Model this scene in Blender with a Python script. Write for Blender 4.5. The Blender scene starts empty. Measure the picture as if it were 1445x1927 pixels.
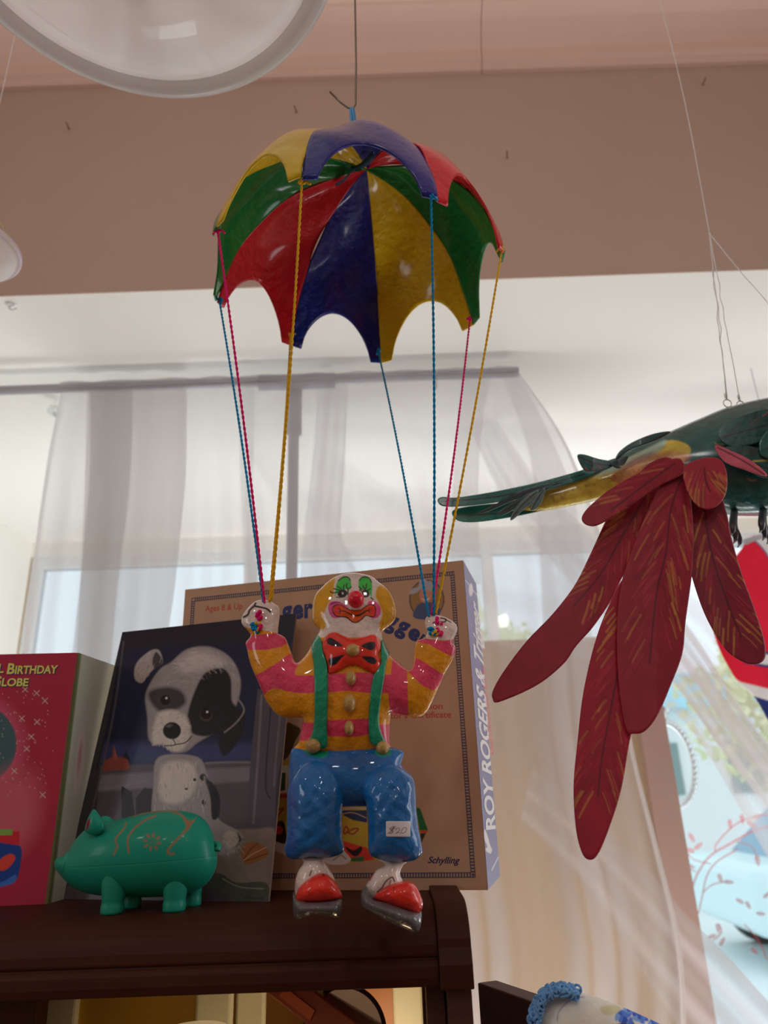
import bpy, bmesh, math, random
import numpy as np
from mathutils import Vector, Matrix
random.seed(4); rng = np.random.default_rng(4)
SC = bpy.context.scene
COL = SC.collection

# ------------------------------------------------------------------ camera
W, H, F = 1445, 1927, 1336.0
PITCH, ROLL = math.radians(21.0), math.radians(-2.0)
ZC = 1.55                                   # eye height above the shop floor
a_ = math.pi/2 + PITCH
RX = np.array([[1,0,0],[0,math.cos(a_),-math.sin(a_)],[0,math.sin(a_),math.cos(a_)]])
RZ = np.array([[math.cos(ROLL),-math.sin(ROLL),0],[math.sin(ROLL),math.cos(ROLL),0],[0,0,1]])
RC = RX @ RZ
cd = bpy.data.cameras.new('camera'); cam = bpy.data.objects.new('camera', cd); COL.objects.link(cam)
cd.sensor_fit = 'VERTICAL'; cd.sensor_height = 36; cd.lens = F/H*36
cd.clip_start = .02; cd.clip_end = 200
cam.matrix_world = Matrix.Translation((0,0,ZC)) @ Matrix(RC.tolist()).to_4x4()
cd.dof.use_dof = True; cd.dof.focus_distance = .72; cd.dof.aperture_fstop = 5.6
SC.camera = cam
SC.view_settings.view_transform = 'Standard'; SC.view_settings.look = 'None'
SC.view_settings.gamma = 1; SC.view_settings.use_curve_mapping = False
SC.view_settings.exposure = 0.0
SC.cycles.transparent_max_bounces = 24
SC.cycles.max_bounces = 8; SC.cycles.diffuse_bounces = 4
SC.cycles.sample_clamp_indirect = 4.0

# ------------------------------------------------------------------ daylight, lamps and added fill
wd = bpy.data.worlds.new('sky'); SC.world = wd; wd.use_nodes = True
bg = wd.node_tree.nodes['Background']
bg.inputs[0].default_value = (.85, .93, 1.0, 1); bg.inputs[1].default_value = 1.35

def area(name, loc, target, sx, sy, power, color):
    l = bpy.data.lights.new(name, 'AREA'); l.shape = 'RECTANGLE'; l.size = sx; l.size_y = sy
    l.energy = power; l.color = color
    o = bpy.data.objects.new(name, l); COL.objects.link(o); o.location = loc
    o.rotation_euler = (Vector(target)-Vector(loc)).to_track_quat('-Z', 'Y').to_euler()
    return o
area('alcove_fill_light', (.1, 1.44, ZC-1.0), (.1, 1.62, 3), 2.8, .26, 17, (1, .985, .955))  # added unseen uplight that brightens the alcove ceiling, not a shop fixture
area('bay_bounce_fill', (.3, 2.62, ZC-.55), (.2, 2.1, 2.6), 2.8, .5, 27, (.97, .98, 1))  # added unseen uplight low in the bay, stands in for bounced daylight
area('side_daylight', (1.75, .85, 1.75), (0, .75, 1.55), .5, 1.2, 7, (.86, .94, 1))
area('left_daylight', (-1.9, -.3, 2.0), (0, .8, 1.9), .4, .7, 3, (.9, .95, 1))
for lx, ly in ((-1.3,-.6), (-.5,-1.3), (.45,-.7), (1.2,-1.4), (0,-2.2), (-.2,.1)):
    area('shop_ceiling_light', (lx, ly, 3.12), (lx*.3, .6, 1.5), .14, .14, 1.75, (1, .965, .94))
pt = bpy.data.lights.new('cabinet_light', 'POINT'); pt.energy = .5; pt.color = (1, .74, .46); pt.shadow_soft_size = .03
po = bpy.data.objects.new('cabinet_light', pt); COL.objects.link(po); po.location = (-.02, .86, ZC-.30)
pt2 = bpy.data.lights.new('partition_light', 'POINT'); pt2.energy = .4; pt2.color = (1, .80, .50); pt2.shadow_soft_size = .12
po2 = bpy.data.objects.new('partition_light', pt2); COL.objects.link(po2); po2.location = (.42, 1.9, ZC-.50)

# ------------------------------------------------------------------ geometry helpers
CP = np.array([0,0,ZC])
def ray(px, py):
    px = np.asarray(px, float); py = np.asarray(py, float)
    v = np.stack([(px-W/2)/F, -(py-H/2)/F, -np.ones_like(px)], -1)
    return v @ RC.T
def P(px, py, Y):
    "world point on the sight line at depth Y"
    d = ray(px, py); return CP + d*(np.asarray(Y)/d[...,1])[..., None]
def PZ(px, py, z):
    d = ray(px, py); return CP + d*((z-ZC)/d[...,2])[..., None]
def PP(px, py, org, nrm):
    d = ray(px, py); org = np.asarray(org); nrm = np.asarray(nrm)
    t = ((org-CP)@nrm)/(d@nrm); return CP + d*t[..., None]
def proj(w):
    c = (np.asarray(w)-CP) @ RC
    return W/2+F*c[...,0]/-c[...,2], H/2-F*c[...,1]/-c[...,2]
K = .40
def lin(c, k=K):
    "display colour -> surface albedo under the room's light"
    c = np.array(c, float)/255
    l = np.where(c <= .04045, c/12.92, ((c+.055)/1.055)**2.4)
    return np.clip(l/k, 0, .92)
def crop(ox, oy, s, pts): return [(ox+x/s, oy+y/s) for x, y in pts]

WL = {}
def thing(name, label, cat, loc, group=None):
    o = bpy.data.objects.new(name, None); COL.objects.link(o); o.empty_display_size = .02
    loc = np.array([float(v) for v in loc]); o.location = loc.tolist(); WL[o.name] = loc
    o['label'] = label; o['category'] = cat
    if group: o['group'] = group
    return o
def tag(o, label=None, cat=None, group=None, kind=None):
    if label: o['label'] = label
    if cat: o['category'] = cat
    if group: o['group'] = group
    if kind: o['kind'] = kind
    return o
def mk(name, v, f, m, parent=None, col=None, smooth=True, mats=None, midx=None):
    v = np.asarray(v, float).reshape(-1, 3)
    off = WL[parent.name] if parent is not None else np.zeros(3)
    if parent is None:
        off = np.array([v[:,0].mean(), v[:,1].mean(), v[:,2].min()])
    me = bpy.data.meshes.new(name); me.from_pydata((v-off).tolist(), [], [list(map(int, q)) for q in f])
    o = bpy.data.objects.new(name, me); COL.objects.link(o)
    me.materials.append(m)
    if smooth: me.shade_smooth()
    if col is not None:
        ca = me.color_attributes.new('Col', 'FLOAT_COLOR', 'POINT')
        c4 = np.ones((len(v), 4)); c4[:, :3] = col; ca.data.foreach_set('color', c4.ravel())
    if parent is not None:
        o.parent = parent; WL[o.name] = off
    else:
        o.location = off.tolist(); WL[o.name] = off
    me.update()
    return o
class MB:
    def __init__(s): s.v = []; s.f = []
    def add(s, v, f):
        n = len(s.v); s.v += [tuple(map(float, q)) for q in v]; s.f += [[i+n for i in q] for q in f]; return s
    def box(s, o, u, v, w):
        o, u, v, w = map(np.asarray, (o, u, v, w))
        p = [o, o+u, o+u+v, o+v, o+w, o+u+w, o+u+v+w, o+v+w]
        return s.add(p, [[0,3,2,1],[4,5,6,7],[0,1,5,4],[1,2,6,5],[2,3,7,6],[3,0,4,7]])
    def bx(s, x0, x1, y0, y1, z0, z1): return s.box((x0,y0,z0), (x1-x0,0,0), (0,y1-y0,0), (0,0,z1-z0))
    def tube(s, pts, r, n=8, cap=True):
        pts = np.asarray(pts, float); m = len(pts); r = np.broadcast_to(np.asarray(r, float), (m,))
        t = np.gradient(pts, axis=0); t /= np.linalg.norm(t, axis=1)[:, None]+1e-12
        a = np.array([0,0,1.]) if abs(t[0][2]) < .9 else np.array([1.,0,0])
        nn = np.cross(t[0], a); nn /= np.linalg.norm(nn); vs = []
        for i in range(m):
            nn = nn - t[i]*(nn@t[i]); nn /= np.linalg.norm(nn)+1e-12; b = np.cross(t[i], nn)
            for k in range(n):
                q = 2*math.pi*k/n; vs.append(pts[i]+r[i]*(math.cos(q)*nn+math.sin(q)*b))
        fs = [[i*n+k, i*n+(k+1)%n, (i+1)*n+(k+1)%n, (i+1)*n+k] for i in range(m-1) for k in range(n)]
        if cap: fs += [list(range(n))[::-1], [(m-1)*n+k for k in range(n)]]
        return s.add(vs, fs)
    def ball(s, c, r, n=14, m=10, rot=None):
        r = np.broadcast_to(np.asarray(r, float), (3,)); vs = []; c = np.asarray(c, float)
        for i in range(m+1):
            th = math.pi*i/m
            for k in range(n):
                ph = 2*math.pi*k/n; q = np.array([math.sin(th)*math.cos(ph), math.sin(th)*math.sin(ph), math.cos(th)])*r
                if rot is not None: q = rot@q
                vs.append(c+q)
        fs = [[i*n+k, (i+1)*n+k, (i+1)*n+(k+1)%n, i*n+(k+1)%n] for i in range(m) for k in range(n)]
        return s.add(vs, fs)
    def lathe(s, c, prof, n=48, axis=(0,0,1)):
        ax = np.asarray(axis, float); ax /= np.linalg.norm(ax)
        a = np.array([1.,0,0]) if abs(ax[0]) < .9 else np.array([0,1.,0])
        u = np.cross(ax, a); u /= np.linalg.norm(u); w = np.cross(ax, u); c = np.asarray(c, float)
        vs = [c+ax*z+r*(math.cos(2*math.pi*k/n)*u+math.sin(2*math.pi*k/n)*w) for r, z in prof for k in range(n)]
        m = len(prof)
        return s.add(vs, [[i*n+k, i*n+(k+1)%n, (i+1)*n+(k+1)%n, (i+1)*n+k] for i in range(m-1) for k in range(n)])
    def extrude_x(s, prof, x0, x1):
        n = len(prof); vs = [(x0, y, z) for y, z in prof]+[(x1, y, z) for y, z in prof]
        fs = [[i, (i+1)%n, n+(i+1)%n, n+i] for i in range(n)]+[list(range(n))[::-1], list(range(n, 2*n))]
        return s.add(vs, fs)
    def grid(s, g):
        a, b = g.shape[:2]
        return s.add(g.reshape(-1,3), [[i*b+j, i*b+j+1, (i+1)*b+j+1, (i+1)*b+j] for i in range(a-1) for j in range(b-1)])
    def build(s, name, m, parent=None, smooth=False, bevel=0, seg=2):
        o = mk(name, s.v, s.f, m, parent, smooth=smooth)
        if bevel:
            b = o.modifiers.new('bevel', 'BEVEL'); b.width = bevel; b.segments = seg; b.limit_method = 'ANGLE'
        return o

def catmull(pts, k=6, closed=True):
    p = np.asarray(pts, float); n = len(p); out = []
    rngi = range(n) if closed else range(n-1)
    for i in rngi:
        g = (lambda j: p[j % n]) if closed else (lambda j: p[min(max(j, 0), n-1)])
        p0, p1, p2, p3 = g(i-1), g(i), g(i+1), g(i+2)
        for t in np.arange(k)/k:
            out.append(.5*((2*p1)+(-p0+p2)*t+(2*p0-5*p1+4*p2-p3)*t*t+(-p0+3*p1-3*p2+p3)*t**3))
    if not closed: out.append(p[-1])
    return np.array(out)
def segd(q, a, b, chunk=20000):
    "distance of points q to the segments a-b, and the nearest point"
    D = np.empty(len(q)); N = np.empty((len(q), 2))
    ab = b-a; l2 = (ab**2).sum(1)+1e-12
    for s in range(0, len(q), chunk):
        x = q[s:s+chunk]; t = ((x[:,None]-a)*ab).sum(2)/l2; t = np.clip(t, 0, 1)
        c = a+t[...,None]*ab; d = ((x[:,None]-c)**2).sum(2); k = d.argmin(1); i = np.arange(len(x))
        D[s:s+chunk] = np.sqrt(d[i,k]); N[s:s+chunk] = c[i,k]
    return D, N
def inside(q, poly):
    r = np.zeros(len(q), bool); n = len(poly)
    for i in range(n):
        x0, y0 = poly[i]; x1, y1 = poly[(i+1) % n]
        if y0 == y1: continue
        c = ((y0 > q[:,1]) != (y1 > q[:,1])) & (q[:,0] < (x1-x0)*(q[:,1]-y0)/(y1-y0)+x0); r ^= c
    return r
def sdf(q, poly):
    poly = np.asarray(poly, float); d, n = segd(q, poly, np.roll(poly, -1, 0))
    return np.where(inside(q, poly), -d, d), n
def paint(q, base, layers, aa=1.0):
    """colours at the points q. layers: (kind, data, colour[, opt]).
    poly / spoly = filled outline (straight / smoothed); line / sline = stroke; ell = (cx,cy,rx,ry,deg)"""
    q = np.asarray(q, float)
    out = np.empty((len(q), 3)); out[:] = lin(base) if len(base) == 3 and max(base) > 1 else base
    for L in layers:
        kind, data, c = L[:3]; opt = L[3] if len(L) > 3 else {}
        A = opt.get('aa', aa); op = opt.get('a', 1.0)
        if kind == 'ell':
            cx, cy, rx, ry, dg = data; a = math.radians(dg); dx, dy = q[:,0]-cx, q[:,1]-cy
            u = (dx*math.cos(a)+dy*math.sin(a))/rx; v = (-dx*math.sin(a)+dy*math.cos(a))/ry
            sd = (np.hypot(u, v)-1)*min(rx, ry); m = slice(None)
            al = np.clip(.5-sd/A, 0, 1)
        else:
            p = np.asarray(data, float)
            if kind[0] == 's': p = catmull(p, 5, kind == 'spoly')
            wd_ = opt.get('w', 2.0); pad = A+wd_+1
            m = np.where((q[:,0] > p[:,0].min()-pad) & (q[:,0] < p[:,0].max()+pad) & (q[:,1] > p[:,1].min()-pad) & (q[:,1] < p[:,1].max()+pad))[0]
            if len(m) == 0: continue
            if kind in ('poly', 'spoly'): sd, _ = sdf(q[m], p)
            else:
                sd, _ = segd(q[m], p[:-1], p[1:]); sd = sd-wd_/2
            al = np.zeros(len(q)); al[m] = np.clip(.5-sd/A, 0, 1)
        al = (al*op)[:,None]; out = out*(1-al)+lin(c)*al
    return out

def inflate_field(outline, step, smooth=6, iters=500):
    pl = catmull(outline, smooth) if smooth else np.asarray(outline, float)
    x0, y0 = pl.min(0)-2*step; x1, y1 = pl.max(0)+2*step
    xs = np.arange(x0, x1+step, step); ys = np.arange(y0, y1+step, step)
    X, Y = np.meshgrid(xs, ys); q = np.stack([X.ravel(), Y.ravel()], 1)
    # coarse Poisson solve: the soft pillow a flat outline swells into
    ins = inside(q, pl).reshape(X.shape); u = np.zeros(X.shape)
    ii, jj = np.indices(X.shape); red = ((ii+jj) % 2 == 0)
    om = 1.9
    inn = ins.copy(); inn[0] = inn[-1] = False; inn[:,0] = inn[:,-1] = False
    for k in range(iters):
        for msk in (red & inn, ~red & inn):
            s = np.zeros_like(u); s[1:-1,1:-1] = (u[:-2,1:-1]+u[2:,1:-1]+u[1:-1,:-2]+u[1:-1,2:])/4
            u = np.where(msk, u+om*(s+.25-u), u)
    u = np.maximum(u, 0); u /= u.max()
    return pl, xs, ys, q, ins, np.sqrt(u)
def inflate(name, outline, step, tf, tb, Y, m, parent, base=(200,200,200), layers=(), smooth=6, iters=500,
            bend=None, front_off=None, split=None, rough_noise=0, power=1.0, cap=None, aa=None):
    pl, xs, ys, q, ins, h = inflate_field(outline, step, smooth, iters)
    if cap: h = np.minimum(h, cap)/cap
    h = h**power
    ny, nx = ins.shape
    cell = ins[:-1,:-1] | ins[1:,:-1] | ins[:-1,1:] | ins[1:,1:]
    use = np.zeros(ins.shape, bool)
    use[:-1,:-1] |= cell; use[1:,:-1] |= cell; use[:-1,1:] |= cell; use[1:,1:] |= cell
    idx = np.where(use.ravel())[0]; qq = q[idx]; hh = h.ravel()[idx].copy(); inn = ins.ravel()[idx]
    d, nr = segd(qq, pl, np.roll(pl, -1, 0))
    snap = (~inn) | (d < .3*step)
    qq[snap] = nr[snap]; hh[snap] = 0
    if rough_noise:
        g = sum(np.sin(qq[:,0]*a+qq[:,1]*b+c) for a, b, c in rng.uniform(-.25, .25, (7, 3))*np.array([1,1,20]))
        hh = hh*(1+rough_noise*g)
    off = bend(qq[:,0], qq[:,1]) if bend is not None else 0
    fo = front_off(qq[:,0], qq[:,1]) if front_off is not None else 0
    base3 = P(qq[:,0], qq[:,1], Y+off+fo*1.0)
    fr = P(qq[:,0], qq[:,1], Y+off+fo-hh*tf); bk = base3.copy(); bk[:,1] += hh*tb
    n = len(idx); remap = -np.ones(ins.size, int); remap[idx] = np.arange(n)
    ci, cj = np.where(cell); a = remap[ci*nx+cj]; b = remap[ci*nx+cj+1]; c = remap[(ci+1)*nx+cj+1]; e = remap[(ci+1)*nx+cj]
    bi = np.where(snap, np.arange(n), np.arange(n)+n)
    ff = np.stack([a, e, c, b], 1); fb = np.stack([bi[a], bi[b], bi[c], bi[e]], 1)
    V = np.vstack([fr, bk]); Fc = np.vstack([ff, fb])
    cl = paint(qq, base, layers, aa or step); CL = np.vstack([cl, cl])
    QQ = np.vstack([qq, qq])
    info = (xs, ys, h*tf)
    def emit(nm, faces, par):
        us = np.unique(faces); rm = -np.ones(len(V), int); rm[us] = np.arange(len(us))
        return mk(nm, V[us], rm[faces], m, par, CL[us])
    if split is None: return emit(name, Fc, parent), info
    cen = QQ[Fc].mean(1); lab = split(cen[:,0], cen[:,1]); outs = {}
    for k, nm in enumerate(name):
        fs = Fc[lab == k]
        if len(fs): outs[k] = emit(nm, fs, parent)
    return outs, info
def sampler(info, scale=1.0):
    "front height of an inflated body, read back so a second piece can sit on it"
    xs, ys, h = info
    def f(x, y):
        i = np.clip((y-ys[0])/(ys[1]-ys[0]), 0, len(ys)-1.001); j = np.clip((x-xs[0])/(xs[1]-xs[0]), 0, len(xs)-1.001)
        a, b = i.astype(int), j.astype(int); u, v = i-a, j-b
        return -scale*((h[a,b]*(1-u)+h[a+1,b]*u)*(1-v)+(h[a,b+1]*(1-u)+h[a+1,b+1]*u)*v)
    return f

def text_mesh(body, bold=0.0, shear=0.0, slab=False):
    cu = bpy.data.curves.new('t', 'FONT'); cu.body = body; cu.size = 1; cu.offset = bold; cu.shear = shear
    cu.resolution_u = 4; cu.extrude = 0
    o = bpy.data.objects.new('t', cu); COL.objects.link(o)
    bpy.context.view_layer.update()
    me = o.evaluated_get(bpy.context.evaluated_depsgraph_get()).to_mesh()
    v = np.array([x.co[:] for x in me.vertices]); f = [list(p.vertices) for p in me.polygons]
    o.evaluated_get(bpy.context.evaluated_depsgraph_get()).to_mesh_clear()
    bpy.data.objects.remove(o); bpy.data.curves.remove(cu)
    return v, f
def text_on(mb, body, org, nrm, a, b, hpx, bold=0, shear=0, lift=.0004, warp=None):
    """flat lettering lying on the plane (org, nrm): baseline from photo point a to b, cap height hpx pixels"""
    v, f = text_mesh(body, bold, shear)
    if not len(v): return
    A = PP(*a, org, nrm); B = PP(*b, org, nrm); nrm = np.asarray(nrm, float); nrm = nrm/np.linalg.norm(nrm)
    if nrm @ (CP-A) < 0: nrm = -nrm
    U = B-A; L = np.linalg.norm(U); U /= L; Vv = np.cross(nrm, U)
    x = (v[:,0]-v[:,0].min())/(np.ptp(v[:,0])+1e-9)
    T = PP(a[0], a[1]-hpx, org, nrm); hw = abs((T-A)@Vv)
    y = v[:,1]/.69
    w = A+np.outer(x*L, U)+np.outer(y*hw, Vv)+nrm*lift
    if warp is not None: w = w+np.outer(warp(x)*hw, Vv)
    mb.add(w, f)

# ------------------------------------------------------------------ materials
def nt(name):
    m = bpy.data.materials.new(name); m.use_nodes = True
    return m, m.node_tree.nodes, m.node_tree.links, m.node_tree.nodes['Principled BSDF']
def add_bump(N, L, B, scale, strength, dist=.002, detail=4, vec=None, stretch=None):
    tc = N.new('ShaderNodeTexCoord'); no = N.new('ShaderNodeTexNoise'); no.inputs['Scale'].default_value = scale
    no.inputs['Detail'].default_value = detail; src = tc.outputs['Object']
    if stretch:
        mp = N.new('ShaderNodeMapping'); mp.inputs['Scale'].default_value = stretch; L.new(src, mp.inputs[0]); src = mp.outputs[0]
    L.new(src, no.inputs['Vector'])
    bu = N.new('ShaderNodeBump'); bu.inputs['Strength'].default_value = strength; bu.inputs['Distance'].default_value = dist
    L.new(no.outputs['Fac'], bu.inputs['Height']); L.new(bu.outputs[0], B.inputs['Normal']); return no
def mat(name, rgb, rough=.5, k=K, metal=0, coat=0, bump=None, var=0, vscale=20, spec=.5, stretch=None, trans=0, ior=1.45):
    m, N, L, B = nt(name); c = lin(rgb, k)
    B.inputs['Base Color'].default_value = (*c, 1); B.inputs['Roughness'].default_value = rough
    B.inputs['Metallic'].default_value = metal; B.inputs['Coat Weight'].default_value = coat; B.inputs['Coat Roughness'].default_value = .08
    B.inputs['Specular IOR Level'].default_value = spec; B.inputs['Transmission Weight'].default_value = trans; B.inputs['IOR'].default_value = ior
    if bump: add_bump(N, L, B, *bump, stretch=stretch)
    if var:
        tc = N.new('ShaderNodeTexCoord'); no = N.new('ShaderNodeTexNoise'); no.inputs['Scale'].default_value = vscale; no.inputs['Detail'].default_value = 5
        src = tc.outputs['Object']
        if stretch:
            mp = N.new('ShaderNodeMapping'); mp.inputs['Scale'].default_value = stretch; L.new(src, mp.inputs[0]); src = mp.outputs[0]
        L.new(src, no.inputs['Vector']); mx = N.new('ShaderNodeMix'); mx.data_type = 'RGBA'
        mx.inputs['A'].default_value = (*(c*(1-var)), 1); mx.inputs['B'].default_value = (*np.clip(c*(1+var), 0, 1), 1)
        L.new(no.outputs['Fac'], mx.inputs['Factor']); L.new(mx.outputs['Result'], B.inputs['Base Color'])
    return m
def amat(name, rough=.4, coat=0, bump=None, var=.12, vscale=60, coat_rough=.06, metal=0, subs=0):
    "paint taken from the Col attribute, with brushy unevenness"
    m, N, L, B = nt(name); at = N.new('ShaderNodeAttribute'); at.attribute_name = 'Col'
    tc = N.new('ShaderNodeTexCoord'); no = N.new('ShaderNodeTexNoise'); no.inputs['Scale'].default_value = vscale; no.inputs['Detail'].default_value = 4
    L.new(tc.outputs['Object'], no.inputs['Vector']); mr = N.new('ShaderNodeMapRange')
    mr.inputs['From Min'].default_value = .3; mr.inputs['From Max'].default_value = .7
    mr.inputs['To Min'].default_value = 1-var; mr.inputs['To Max'].default_value = 1+var; L.new(no.outputs['Fac'], mr.inputs['Value'])
    vm = N.new('ShaderNodeVectorMath'); vm.operation = 'SCALE'; L.new(at.outputs['Color'], vm.inputs[0]); L.new(mr.outputs[0], vm.inputs['Scale'])
    L.new(vm.outputs[0], B.inputs['Base Color'])
    B.inputs['Roughness'].default_value = rough; B.inputs['Coat Weight'].default_value = coat; B.inputs['Coat Roughness'].default_value = coat_rough
    B.inputs['Specular IOR Level'].default_value = .22 if coat > .3 else .2
    if bump: add_bump(N, L, B, *bump)
    return m
def varnish(name, rgb, var=.18, vs=35): 
    m = mat(name, rgb, .35, coat=.75, bump=(95, 1.0, .0036), var=var, vscale=vs, spec=.2); m.node_tree.nodes['Principled BSDF'].inputs['Coat Roughness'].default_value = .07; return m
def sheer(name, alpha, rgb=(.93,.91,.92)):
    m = bpy.data.materials.new(name); m.use_nodes = True; N = m.node_tree.nodes; L = m.node_tree.links; N.clear()
    out = N.new('ShaderNodeOutputMaterial'); tr = N.new('ShaderNodeBsdfTransparent'); di = N.new('ShaderNodeBsdfDiffuse'); tl = N.new('ShaderNodeBsdfTranslucent')
    di.inputs[0].default_value = (*rgb, 1); tl.inputs[0].default_value = (*rgb, 1)
    m1 = N.new('ShaderNodeMixShader'); m1.inputs[0].default_value = .5; L.new(di.outputs[0], m1.inputs[1]); L.new(tl.outputs[0], m1.inputs[2])
    lw = N.new('ShaderNodeLayerWeight'); lw.inputs[0].default_value = .35
    tc = N.new('ShaderNodeTexCoord'); mp = N.new('ShaderNodeMapping'); mp.inputs['Scale'].default_value = (22, 22, 2)
    no = N.new('ShaderNodeTexNoise'); no.inputs['Scale'].default_value = 1.5; L.new(tc.outputs['Object'], mp.inputs[0]); L.new(mp.outputs[0], no.inputs['Vector'])
    ma = N.new('ShaderNodeMath'); ma.operation = 'MULTIPLY_ADD'; ma.inputs[1].default_value = .55; ma.inputs[2].default_value = alpha; L.new(lw.outputs['Facing'], ma.inputs[0])
    mb_ = N.new('ShaderNodeMath'); mb_.operation = 'MULTIPLY_ADD'; mb_.inputs[1].default_value = .035; L.new(no.outputs['Fac'], mb_.inputs[0]); L.new(ma.outputs[0], mb_.inputs[2])
    mb_.use_clamp = True
    m2 = N.new('ShaderNodeMixShader'); L.new(mb_.outputs[0], m2.inputs[0]); L.new(tr.outputs[0], m2.inputs[1]); L.new(m1.outputs[0], m2.inputs[2]); L.new(m2.outputs[0], out.inputs[0])
    return m
def pane_mat():
    m = bpy.data.materials.new('window_glass'); m.use_nodes = True; N = m.node_tree.nodes; L = m.node_tree.links; N.clear()
    out = N.new('ShaderNodeOutputMaterial'); tr = N.new('ShaderNodeBsdfTransparent'); gl = N.new('ShaderNodeBsdfGlossy'); gl.inputs['Roughness'].default_value = .03
    tr.inputs[0].default_value = (.93,.97,.98,1); fr = N.new('ShaderNodeFresnel'); fr.inputs[0].default_value = 1.45; mx = N.new('ShaderNodeMixShader')
    L.new(fr.outputs[0], mx.inputs[0]); L.new(tr.outputs[0], mx.inputs[1]); L.new(gl.outputs[0], mx.inputs[2]); L.new(mx.outputs[0], out.inputs[0]); return m

M = dict(
  bulk=mat('salmon_wall_paint', (136,119,108), .75, bump=(25,.05,.002), var=.05, vscale=3),
  crown=mat('pink_trim_paint', (166,142,132), .45, bump=(40,.08,.002), var=.04, vscale=5),
  white=mat('cream_ceiling_paint', (255,250,242), .8, k=1.02, bump=(20,.05,.002)),
  wall=mat('shop_wall_paint', (150,128,112), .8),
  floor=mat('shop_floor_boards', (90,70,55), .5, var=.2, vscale=3, stretch=(1,12,1)),
  part=mat('cream_partition_paint', (152,132,108), .8, k=.6, var=.08, vscale=6),
  post=mat('brown_post_paint', (120,100,92), .5),
  frame=mat('window_frame_paint', (170,175,178), .5, k=.5),
  glass=pane_mat(),
  wood=mat('dark_stained_wood', (44,21,13), .5, var=.2, vscale=14, stretch=(1,12,12), bump=(90,.12,.001), spec=.22),
  wood2=mat('dark_board_wood', (52,30,24), .5, var=.35, vscale=20, stretch=(2,14,14), bump=(120,.3,.001)),
  sheer=sheer('sheer_voile', .34, (.73,.71,.74)), sheer2=sheer('sheer_voile_thin', .16), sheer3=sheer('sheer_voile_dense', .50, (.90,.86,.84)), sheer4=sheer('sheer_voile_shaded', .46, (.50,.45,.42)),  # last voile: shadow of the doubled layers is put into its colour
  pvc=mat('grey_pvc', (120,120,126), .4),
  steel=mat('dark_wire', (70,62,55), .4, metal=.7), nail=mat('nail_metal', (95,80,70), .45, metal=.6),
  string=mat('white_string', (205,200,190), .8), knot=mat('wire_loop', (150,150,140), .3, metal=.8),
)

# ------------------------------------------------------------------ the room
ZA, ZCROWN, YB, YW = ZC+1.05, ZC+1.69, 1.30, 2.97
def struct(name, mb, m, parent=None, smooth=False):
    o = mb.build(name, m, parent, smooth)
    if parent is None: o['kind'] = 'structure'
    return o
XL, XR, ZCEIL = -2.4, 2.6, ZCROWN+.16
struct('floor', MB().bx(XL-.1, XR+.1, -3.1, 3.0, -.1, 0), M['floor'])
struct('ceiling', MB().bx(XL-.1, XR+.1, -3.1, YB+.12, ZCEIL, ZCEIL+.1), M['crown'])
struct('wall_front', MB().extrude_x([(YB,ZA-.001),(YB+.003,ZA-.001),(YB+.003,ZA+.065),(YB+.09,ZA+.065),(YB+.09,ZCEIL),(YB,ZCEIL)], XL, XR), M['bulk'])
struct('ceiling_alcove', MB().bx(XL, XR, YB+.0035, YW+.08, ZA, ZA+.06), M['white'])
struct('wall_left', MB().bx(XL-.1, XL, -3.1, 3.0, 0, ZCEIL), M['wall'])
struct('wall_right', MB().bx(XR, XR+.1, -3.1, 3.0, 0, ZCEIL), M['wall'])
struct('wall_back', MB().bx(XL, XR, -3.1, -3.0, 0, ZCEIL), M['wall'])
struct('wall_alcove_left', MB().bx(-1.70, -1.56, YB+.1, YW, 0, ZA), M['white'])
# crown moulding: stepped profile running along the top of the bulkhead
zc = ZCROWN
prof = [(YB,zc), (YB-.012,zc), (YB-.018,zc+.006), (YB-.018,zc+.016), (YB-.028,zc+.022), (YB-.030,zc+.05), (YB-.042,zc+.075), (YB-.070,zc+.105),
        (YB-.10,zc+.122), (YB-.105,zc+.13), (YB-.118,zc+.134), (YB-.118,zc+.146), (YB-.15,zc+.15), (YB-.15,ZCEIL), (YB,ZCEIL)]
xs_ = PP(905, 60, (0, YB-.05, 0), (0,1,0))[0]
struct('trim_1', MB().extrude_x(prof, XL, xs_-.0008).extrude_x(prof, xs_+.0008, XR), M['crown'])
# street side: window wall
zh, zs = ZC+.985, ZC-.95
wl = -1.56
struct('wall_window_head', MB().bx(XL, XR, YW, YW+.10, zh, ZA+.06), M['white'])
struct('wall_window_sill', MB().bx(XL, XR, YW, YW+.10, 0, zs), M['part'])
struct('wall_window_left', MB().bx(XL, wl, YW, YW+.10, zs, zh), M['part'])
win = thing('window_1', 'x', 'x', (0.5, YW+.05, zs)); del win['label']; del win['category']; win['kind'] = 'structure'
fm = MB()
fm.bx(wl, XR, YW+.01, YW+.07, zh-.05, zh).bx(wl, XR, YW+.01, YW+.07, zs, zs+.05)
mull = [wl, -.62, .42, 1.78, XR-.05]
for x in mull: fm.bx(x, x+.05, YW+.012, YW+.068, zs+.05, zh-.05)
fm.build('frame', M['frame'], win, bevel=.004)
for i in range(4):
    MB().bx(mull[i]+.05, mull[i+1], YW+.038, YW+.044, zs+.05, zh-.05).build('pane', M['glass'], win)
# partition in the display bay, with its brown end post
pw = P(1205, 1500, 2.2)[0]
struct('wall_partition', MB().bx(-.30, pw+.01, 2.17, 2.23, 0, ZC+.40), M['part'])
struct('trim_2', MB().bx(pw+.01, P(1262,1500,2.2)[0], 2.14, 2.26, 0, ZC+.56), M['post'])

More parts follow.
